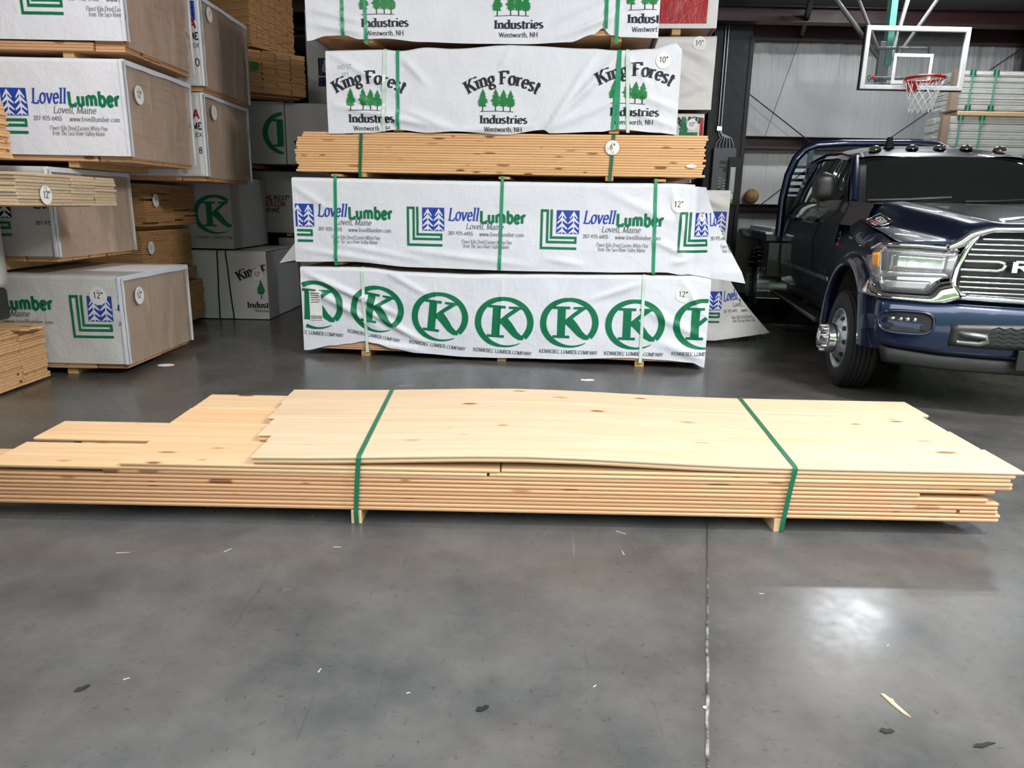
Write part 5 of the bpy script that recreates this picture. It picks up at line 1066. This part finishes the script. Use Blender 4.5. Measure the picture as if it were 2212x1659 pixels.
# wheels
def wheel(sg, y, xo, name='front_wheel', dual=False):
    R = Matrix.Translation((sg * xo, y, .41)) @ Matrix.Rotation(0 if sg > 0 else math.pi, 4, 'Z')
    mb = MB(); w_ = .235; pr = [(.252, -w_ + .01), (.30, -w_), (.36, -w_ - .004), (.395, -w_ + .012), (.405, -w_ + .03)]
    for k in range(5):
        a = -w_ + .034 + k * .036; pr += [(.410, a), (.411, a + .026), (.399, a + .0275), (.399, a + .034)]
    pr += [(.407, -.022), (.396, -.010), (.36, .004), (.30, .002), (.262, -.008), (.252, -.02)]
    mb.lathe(pr, R, 56); wh = mb.build(name, P['rubber'], truck)
    mb = MB(); mb.lathe([(.262, -.012), (.258, -.002), (.248, -.004), (.238, -.04), (.225, -.03), (.15, .02), (.12, .025), (.0, .025)] if not dual else [(.262, -.012), (.25, -.004), (.235, -.10), (.12, -.14), (0, -.14)], R, 48)
    rm = mb.build('rim', P['alu'], wh)
    if not dual:
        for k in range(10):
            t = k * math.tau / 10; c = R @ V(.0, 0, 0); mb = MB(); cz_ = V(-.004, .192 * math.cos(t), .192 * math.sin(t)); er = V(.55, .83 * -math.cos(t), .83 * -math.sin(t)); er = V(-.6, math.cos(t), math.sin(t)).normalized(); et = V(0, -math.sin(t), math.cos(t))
            mb.add([R @ (cz_ + V(.0025, 0, 0) + er * .022 * math.cos(u) + et * .022 * math.sin(u)) for u in [i * math.tau / 14 for i in range(14)]], [tuple(range(14))]); mb.build('hand_hole_disc', P['black'], rm, fixn=False)  # black disc laid on the rim for the dark of an uncut hole
        mb = MB(); mb.lathe([(.128, .02), (.130, .09), (.118, .105), (.085, .11), (.078, .115), (.075, .15), (.06, .165), (0, .168)], R, 32)
        hb = mb.build('hub_cap', P['chrome'], wh)
        for k in range(8):
            t = k * math.tau / 8 + .2; mb = MB(); mb.lathe([(.018, .0), (.018, .045), (.012, .055), (0, .057)], R @ Matrix.Translation((.09, .103 * math.cos(t), .103 * math.sin(t))), 10); mb.build('lug_nut', P['chrome'], hb)
for sg in (-1, 1): wheel(sg, 0, 1.075); wheel(sg, 4.38, 1.13, 'rear_wheel', True); wheel(sg, 4.38, .86, 'inner_rear_wheel', True)
mb = MB(); mb.box((-.76, -.06, .36), (.76, .06, .46)); mb.box((-.86, 4.30, .34), (.86, 4.46, .48)); mb.box((-.45, -.5, .45), (-.36, 6.4, .62)); mb.box((.36, -.5, .45), (.45, 6.4, .62)); mb.box((-.8, .3, .5), (.8, 3.2, .62)); mb.build('chassis', P['black'], truck)
mb = MB(); mb.box((-.80, -.62, .50), (.80, .60, 1.18)); mb.box((-.88, .75, .62), (.88, 3.25, 1.5)); mb.build('inner_body', P['black'], truck)

# badges
def side_quads(qs, y0, z0, off=.006):
    return [[V(-(side_x(z0 + b) + off), y0 - a, z0 + b) for a, b in q] for q in qs]
mb = MB()
for q in side_quads(rect(-.055, .0, .055, .022, 3, 1), .60, 1.175): mb.add(q, [(0, 1, 2, 3)], 1)
for q in side_quads(strip(arc(0, .07, .035, .045, 200, -60, 10), lambda i, n, d: .014, .02), .60, 1.18): mb.add(q, [(0, 1, 2, 3)], 0)
for q in side_quads(rect(-.02, .05, .015, .06, 2, 1), .60, 1.18): mb.add(q, [(0, 1, 2, 3)], 0)
mb.build('engine_badge', [P['alu'], P['redtxt']], truck, fixn=False)
mb = MB()
for k, x in enumerate((0, .06, .12, .18)):
    for q in side_quads(sh(text_quads('SBIW'[k], 'sans', None, .045), x, 0), 1.16, .885, .006): mb.add(q, [(0, 1, 2, 3)])
mb.build('door_badge', P['alu'], truck, fixn=False)
def on_hood(y, z, off):   # steep flank of the hood ahead of the windshield post
    a = .004 + .075 * z; p = hood(a, y); q = hood(a + .01, y); r = hood(a, y + .01); n = (q - p).cross(r - p).normalized(); return p + n * off
mb = MB(); fr_ = lambda u, v, o: on_hood(.62 + 1.7 * u, v, o)
mb.grid(lambda a, b: fr_(.12 - .12 * a, .15 + .85 * b, .010), 8, 4); hb = mb.build('hood_badge', P['black'], truck, fixn=False)
mb = MB(); mb.tube([tuple(fr_(u, v, .010)) for u, v in ((0, .1), (.06, .1), (.13, .1), (.135, .5), (.13, 1), (.06, 1.02), (0, 1.02), (-.005, .5))], .009, 6, closed=True); mb.build('badge_frame', P['chrome'], hb)
mb = MB()
for q in text_quads('4500', 'sans', .09, .34): mb.add([fr_(.113 - a, .56 + b, .014) for a, b in q], [(0, 1, 2, 3)])
mb.build('badge_number', P['white'], hb, fixn=False)
mb = MB(); mb.grid(lambda a, b: fr_(.105 - .09 * a, .26 + .14 * b, .014), 4, 1); mb.build('badge_red_line', P['redtxt'], hb, fixn=False)

# headache rack and flatbed
rk = [( -1.04, 3.50, 1.15), (-1.04, 3.50, 1.62), (-1.0, 3.50, 1.92), (-.93, 3.50, 2.12), (-.84, 3.50, 2.23), (-.70, 3.50, 2.29), (-.4, 3.50, 2.31)]
rk = rk + [(-x, y, z) for x, y, z in rk[::-1]]
mb = MB(); mb.tube(rk, .052, 10); hr_ = mb.build('headache_rack', P['paint'], truck)
for sg in (-1, 1):
    for z in (1.70, 1.78, 1.86, 1.94, 2.02): mb = MB(); mb.box((min(sg * 1.0, sg * .74), 3.49, z - .018), (max(sg * 1.0, sg * .74), 3.51, z + .018)); mb.build('rack_rung', P['paint'], hr_)
    mb = MB(); mb.bar((sg * .76, 3.5, 1.15), (sg * .76, 3.5, 2.27), .03); mb.build('rack_post', P['paint'], hr_)
mb = MB(); mb.box((-1.0, 3.48, 1.15), (1.0, 3.50, 1.66)); mb.build('rack_panel', P['deckgrey'], hr_)
mb = MB(); mb.cbox((-1.19, 3.55, 1.08), (1.19, 6.7, 1.17), .01); fb = mb.build('flatbed', P['deckgrey'], truck)
mb = MB(); mb.cbox((-1.20, 3.55, 1.165), (-1.10, 6.7, 1.20), .006); mb.build('deck_edge', P['alu'], fb)
mb = MB(); mb.cbox((1.10, 3.55, 1.165), (1.20, 6.7, 1.20), .006); mb.build('deck_edge', P['alu'], fb)
for sg in (-1, 1):
    mb = MB(); mb.cbox((min(sg * 1.17, sg * .85), 3.42, .62), (max(sg * 1.17, sg * .85), 3.80, 1.08), .015); bx = mb.build('underbody_box', P['deckgrey'], truck)
    mb = MB(); mb.cbox((min(sg * 1.172, sg * 1.178), 3.50, .70), (max(sg * 1.172, sg * 1.178), 3.56, .75), .002); mb.build('orange_marker', P['orange'], bx)
    def guard(a, b):
        t = math.radians(200 - 230 * a); return V(sg * (.80 + .40 * b), 4.38 + .54 * math.cos(t), .47 + .50 * math.sin(t))
    mb = MB(); mb.grid(guard, 26, 4)
    mb.v = [(x, y, z) for x, y, z in mb.v]; mg = mb.build('wheel_guard', P['dplate'], truck)
    for k in range(20):
        mb = MB(); p, q = guard(k / 19, .05), guard(k / 19, .98); mb.bar(p, q, .006); mb.build('tread_rib', P['dplate'], mg)
mb = MB(); mb.cbox((-1.08, 3.8, 1.17), (-.98, 5.9, 1.25), .006); mb.build('white_deck_rail', P['white'], fb)
# ---------------------------------------------------------------- rear right corner: hoop, electrical panel, ball, white board stacks
P['clearpane'] = glass_mat('clear_backboard_pane', (.10, .11, .11, 1), .03, .86, (.94, .96, .95, 1))
P['hoop_red'] = plain('red_rim_enamel', (.42, .02, .02, 1), .3, coat=.5)
P['teal'] = plain('teal_painted_tube', (.09, .30, .24, 1), .45)
P['pipe'] = plain('dull_grey_pipe', (.10, .10, .10, 1), .45)
P['cord'] = plain('white_cord', (.75, .75, .73, 1), .7)
P['leather'] = plain('worn_orange_leather', (.30, .17, .06, 1), .6)
P['whiteboard_stock'] = plain('white_primed_trim', (.66, .66, .65, 1), .5)
P['cardboard'] = plain('brown_cardboard', (.27, .19, .14, 1), .7)
P['bright_green'] = plain('bright_green_tape', (.06, .55, .03, 1), .5)

hp = thing('basketball_hoop', 'clear basketball backboard with white border and red rim hung from the roof steel', 'basketball hoop', (5.02, 9.8, 3.01))
HX, HZ = 5.02, 3.01
def hb_(mb, x0, z0, x1, z1, y0, y1, c=.004): mb.cbox((x0 - HX, y0 - 9.8, z0 - HZ), (x1 - HX, y1 - 9.8, z1 - HZ), c)
mb = MB(); hb_(mb, 4.40, 3.04, 5.65, 3.73, 9.798, 9.808, .001); mb.build('glass_pane', P['clearpane'], hp)
mb = MB(); hb_(mb, 4.37, 3.01, 4.425, 3.755, 9.78, 9.83); hb_(mb, 5.625, 3.01, 5.68, 3.755, 9.78, 9.83); hb_(mb, 4.425, 3.70, 5.625, 3.755, 9.78, 9.83); hb_(mb, 4.425, 3.01, 5.625, 3.06, 9.78, 9.83); mb.build('white_border', P['white'], hp)
mb = MB()
for a in ((4.355, 3.0, 4.372, 3.755), (4.37, 2.998, 5.68, 3.012)): hb_(mb, *a, 9.79, 9.835, .001)
mb.build('black_edging', P['black'], hp)
mb = MB(); 
for a in ((4.76, 3.08, 4.80, 3.44), (5.22, 3.08, 5.26, 3.44), (4.80, 3.40, 5.22, 3.44), (4.80, 3.08, 5.22, 3.12)): hb_(mb, *a, 9.793, 9.797, .0005)
mb.build('target_square', P['white'], hp)
RC = V(5.01 - HX, 9.46 - 9.8, 3.095 - HZ); RR = .228
mb = MB(); mb.tube([RC + V(RR * math.cos(t), RR * math.sin(t), 0) for t in [i * math.tau / 40 for i in range(40)]], .010, 8, closed=True); rim = mb.build('rim', P['hoop_red'], hp)
mb = MB(); mb.grid(lambda a, b: RC + V((RR + .006) * math.cos(a * math.tau), (RR + .006) * math.sin(a * math.tau), -.010 - .018 * b), 40, 1); mb.build('rim_band', P['hoop_red'], rim)
mb = MB(); mb.prism([(-.075, .0), (.075, .0), (.055, -.13), (-.055, -.13)], lambda a, b, d: V(RC.x + a + .015, d, RC.z + b), -.02, -.04); mb.bar((RC.x - .09, -.02, RC.z), (RC.x - .05, RC.y + RR * .95, RC.z), .012); mb.bar((RC.x + .09, -.02, RC.z), (RC.x + .05, RC.y + RR * .95, RC.z), .012)
mb.prism([(0, 0), (-.14, 0), (0, -.12)], lambda a, b, d: V(RC.x + d, -.03 + a, RC.z - .01 + b), -.045, -.035); mb.prism([(0, 0), (-.14, 0), (0, -.12)], lambda a, b, d: V(RC.x + d, -.03 + a, RC.z - .01 + b), .035, .045); mb.build('rim_bracket', P['hoop_red'], rim)
mb = MB(); NS = 12; lev = [(0, 1.0), (-.10, .83), (-.17, .74), (-.24, .66), (-.31, .60), (-.37, .585)]
for k in range(NS):
    for sd in (-.5, .5):
        pts = []
        for i, (z, s_) in enumerate(lev):
            t = (k + (sd * (.5 if i == 0 else 1) * (1 if i % 2 else (0 if i else .6)) * 2 * .5)) * math.tau / NS
            pts.append(RC + V(RR * s_ * math.cos(t), RR * s_ * math.sin(t), z - .02))
        mb.tube(pts, .0042, 5)
mb.build('net', P['cord'], hp)
mb = MB(); hb_(mb, 4.62, 3.06, 4.76, 3.60, 9.90, 9.96); hb_(mb, 4.56, 3.50, 5.24, 3.525, 9.84, 9.90); hb_(mb, 4.56, 3.14, 4.95, 3.17, 9.84, 9.90); hb_(mb, 4.70, 3.02, 4.78, 3.10, 9.84, 9.92); hb_(mb, 4.98, 3.0, 5.20, 3.05, 9.835, 9.86); mb.build('mount_frame', P['steel'], hp)
for x in (4.80, 5.20): mb = MB(); hb_(mb, x - .008, 3.44, x + .008, 3.72, 9.81, 9.83); mb.build('hanger_rod', P['black'], hp)
mb = MB(); mb.bar((-.285, .13, .30), (-.315, .13, cz(9.93) - HZ + .02), .055, .04); mb.build('drop_post', P['teal'], hp)
for k, (a, b) in enumerate((((4.12, 9.95, 4.38), (4.68, 9.93, 3.38)), ((3.82, 10.1, 4.38), (4.68, 9.94, 3.36)), ((5.46, 9.95, 4.40), (4.84, 9.94, 3.38)), ((5.12, 10.3, 4.40), (4.80, 9.98, 3.38)))):
    mb = MB(); mb.tube([(a[0] - HX, a[1] - 9.8, a[2] - HZ), (b[0] - HX, b[1] - 9.8, b[2] - HZ)], .024 if k % 2 == 0 else .03, 8); mb.build('brace_pipe', P['pipe'], hp)
for k, x in enumerate((3.70, 3.98, 5.05, 5.46)): mb = MB(); mb.cbox((x - .22 - HX, 9.88 - 9.8, 4.385 - HZ), (x + .22 - HX, 9.96 - 9.8, 4.43 - HZ), .004); mb.build('clamp_plate', P['black'], hp)
mb = MB()
def lg(qs, m, o=0):
    for q in qs: mb.add([V(4.455 - HX + a, -.006 - o, 3.115 - HZ + b) for a, b in q], [(0, 1, 2, 3)], m)
lg(text_quads('G', 'blk', .05, .055), 0); lg(sh(text_quads('aliath', 'sans', .13, .055), .082, 0), 0); lg(line([(0, -.012), (.19, -.012)], .006), 0); lg(line([(.02, -.03), (.17, -.03)], .010), 2); lg(line([(.05, -.046), (.15, -.046)], .007), 2)
mb.add([V(4.525 - HX, -.008, 3.142 - HZ)] + [V(4.525 - HX + .026 * math.cos(t), -.008, 3.142 - HZ + .024 * math.sin(t)) for t in [i * math.tau / 16 for i in range(16)]], [(0, 1 + i, 1 + (i + 1) % 16) for i in range(16)], 1)
mb.build('printed_maker_mark', [P['deckgrey'], P['redtxt'], P['steel']], hp, fixn=False)

# electrical panel with conduit
ep = thing('electrical_panel', 'grey electrical panel with open breaker columns on the charcoal column', 'electrical panel', (3.09, 11.86, 1.55))
def eb(mb, x0, z0, x1, z1, y0, y1, c=.006): mb.cbox((x0 - 3.09, y0 - 11.86, z0 - 1.55), (x1 - 3.09, y1 - 11.86, z1 - 1.55), c)
mb = MB(); eb(mb, 3.09, 1.55, 3.445, 2.42, 11.74, 11.858); mb.build('cabinet_box', P['panelgrey'], ep)
mb = MB(); eb(mb, 3.33, 1.55, 3.52, 2.28, 11.70, 11.738, .004); dr = mb.build('open_door', P['wallgrey'], ep)
mb = MB(); eb(mb, 3.365, 1.74, 3.445, 2.13, 11.694, 11.70, .001); mb.build('breaker_chart', P['steel'], dr)
mb = MB(); eb(mb, 3.36, 1.58, 3.435, 1.64, 11.69, 11.70, .001); mb.build('green_tape', P['bright_green'], dr)
mb = MB(); eb(mb, 3.36, 1.64, 3.435, 1.73, 11.691, 11.70, .001); mb.build('grey_tape', P['white'], dr)
for k, (x0, z0, x1, z1) in enumerate(((3.20, 2.18, 3.31, 2.225), (3.20, 2.12, 3.25, 2.14), (3.26, 2.06, 3.31, 2.135), (3.19, 1.60, 3.24, 1.80), (3.26, 1.60, 3.31, 1.68))): mb = MB(); eb(mb, x0, z0, x1, z1, 11.733, 11.741, .001); mb.build('breaker_slot', P['black'], ep)
for k in range(6):
    for x in (3.195, 3.262): mb = MB(); eb(mb, x, 1.70 + .045 * k + .12 * (x < 3.2), x + .046, 1.712 + .045 * k + .12 * (x < 3.2), 11.73, 11.741, .001); mb.build('breaker_switch', P['steel'], ep) if not (x < 3.2 and k > 3) else None
mb = MB(); mb.tube([(.225 - .02, -.122, .60), (.225, -.122, .68), (.226, -.122, .1), (.224, -.122, .02)][1:3], .004, 4); mb.build('door_gap', P['black'], ep)
cd = thing('conduit', 'pair of thin grey conduits running up the charcoal column to the roof', 'conduit', (3.15, 11.86, 2.45))
for dx, top in ((0, 4.36), (.045, 4.36)):
    mb = MB(); mb.tube([(dx, -.035, .26), (dx - .005, -.035, 1.2), (dx - .01, -.035, top - 2.45)], .014, 8); mb.build('pipe', P['steel'], cd)
mb = MB(); mb.cbox((-.03, -.06, .22), (.06, -.002, .30), .008); mb.build('junction_box', P['alu'], cd)
for k in range(6):
    t0, t1 = .01 + .012 * k, -.02 + .055 * k; hgt = .09 + .03 * math.sin(k * 1.7)
    mb = MB(); mb.tube([(t0, -.04, .23), (t0 + .03 * math.sin(k), -.05, .16 + hgt * .3), (.5 * t0 + .5 * t1 + .05, -.055, .12), (t1, -.055, .03), (t1, -.06, -.027)], .007, 6); mb.build('wire', P['steel'], cd)
tag_z = 1.55
# ball resting on the girt
bl = thing('basketball', 'worn orange basketball resting on the red steel girt', 'basketball', (3.87, 12.13, 1.58))
bmm = bmesh.new(); bmesh.ops.create_uvsphere(bmm, u_segments=32, v_segments=20, radius=.118)
mb = MB(); mb.bm(bmm, 0, True, Matrix.Translation((0, 0, .118))); skin = mb.build('skin', P['leather'], bl)
mb = MB()
for ax in range(3):
    ring = [(math.cos(t), math.sin(t)) for t in [i * math.tau / 40 for i in range(40)]]
    mb.tube([V(*((0, c, s) if ax == 0 else (c, 0, s) if ax == 1 else (c, s, .35 * math.cos(2 * math.atan2(s, c))))).normalized() * .1185 + V(0, 0, .118) for c, s in ring], .0028, 5, closed=True)
o = mb.build('seam', P['black'], bl); 

# white trim boards under film, on timber, at the right edge
def trim_stack(label, x0, x1, y0, z0, z1, D, strap_x, base=True, rows=7, seed=1):
    t = thing('trim_board_bundle', label, 'trim board bundle', (x0, y0, z0)); rng = random.Random(seed); L, H_ = x1 - x0, z1 - z0; b0 = .07 if base else .02
    mb = MB(); n = rows * 3; th = (H_ - b0) / n
    for i in range(n):
        for c in range(2): mb.cbox((rng.uniform(.0, .012), c * D / 2 + rng.uniform(0, .006), b0 + i * th + (.011 if i % 3 == 0 else .0012)), (L, (c + 1) * D / 2 - .003, b0 + (i + 1) * th - .0008), .003)
    tag(mb.build('trim_board', P['whiteboard_stock'], t), kind='stuff')
    mb = MB()
    def sh_(a, b):
        u = a * (L + D); v = b0 - .01 + (H_ - b0 + .02) * b; d = .010 + .006 * noise.noise((u * 5, v * 7, seed)) + .004 * noise.noise((u * 14, v * 11, seed))
        return V(-d, D - u, v) if u < D else V(u - D - d * (1 if u - D < .02 else 0), -d, v)
    mb.grid(sh_, 60, 16); mb.grid(lambda a, b: V(L * a, D * b, H_ + .011 + .004 * noise.noise((a * 9, b * 5, seed))), 30, 6); mb.build('clear_film', P['film2'], t, fixn=False)
    mb = MB(); mb.cbox((-.022, -.022, b0), (.075, -.016, H_), .001); mb.cbox((-.022, -.016, b0), (-.016, .06, H_), .001); mb.build('corner_guard', P['cardboard'], t)
    for s_ in strap_x:
        mb = MB(); mb.box((s_ - .012, -.026, b0 - .01), (s_ + .012, -.022, H_ + .018)); mb.box((s_ - .012, -.026, H_ + .014), (s_ + .012, D, H_ + .018)); st = mb.build('strap', P['teal'], t)
        for zz in (H_ - .05, b0 + .0):
            mb = MB(); mb.cbox((s_ - .04, -.028, zz), (s_ - .015, -.021, zz + .065), .002); mb.cbox((s_ + .015, -.028, zz), (s_ + .04, -.021, zz + .065), .002); mb.build('strap_corner', P['dstrap'], st)
    if base:
        mb = MB(); mb.cbox((.10, -.03, 0), (L * .55, D, b0 - .012), .008); mb.build('base_timber', P['pine'], t); mb = MB(); mb.cbox((L * .62, .02, 0), (L, D, b0 - .012), .008); mb.build('base_timber', P['block'], t)
    return t
trim_stack('film wrapped white trim boards on a yellow timber, topmost stack behind the hoop', 5.86, 7.9, 10.3, 2.775, 3.34, .44, (.22, .53), seed=3)
trim_stack('film wrapped white trim boards directly under the yellow timber, behind the truck cab', 5.80, 7.9, 10.3, 2.06, 2.77, .46, (.21, .50), base=False, seed=5)
trim_stack('film wrapped white trim boards low behind the truck cab, beneath two other stacks', 5.80, 7.9, 10.3, 1.20, 2.055, .46, (.3, .7), seed=6); trim_stack('film wrapped white trim boards on the floor behind the truck, bottom of the white stacks', 5.80, 7.9, 10.3, 0, 1.195, .46, (.3, .7), seed=7)
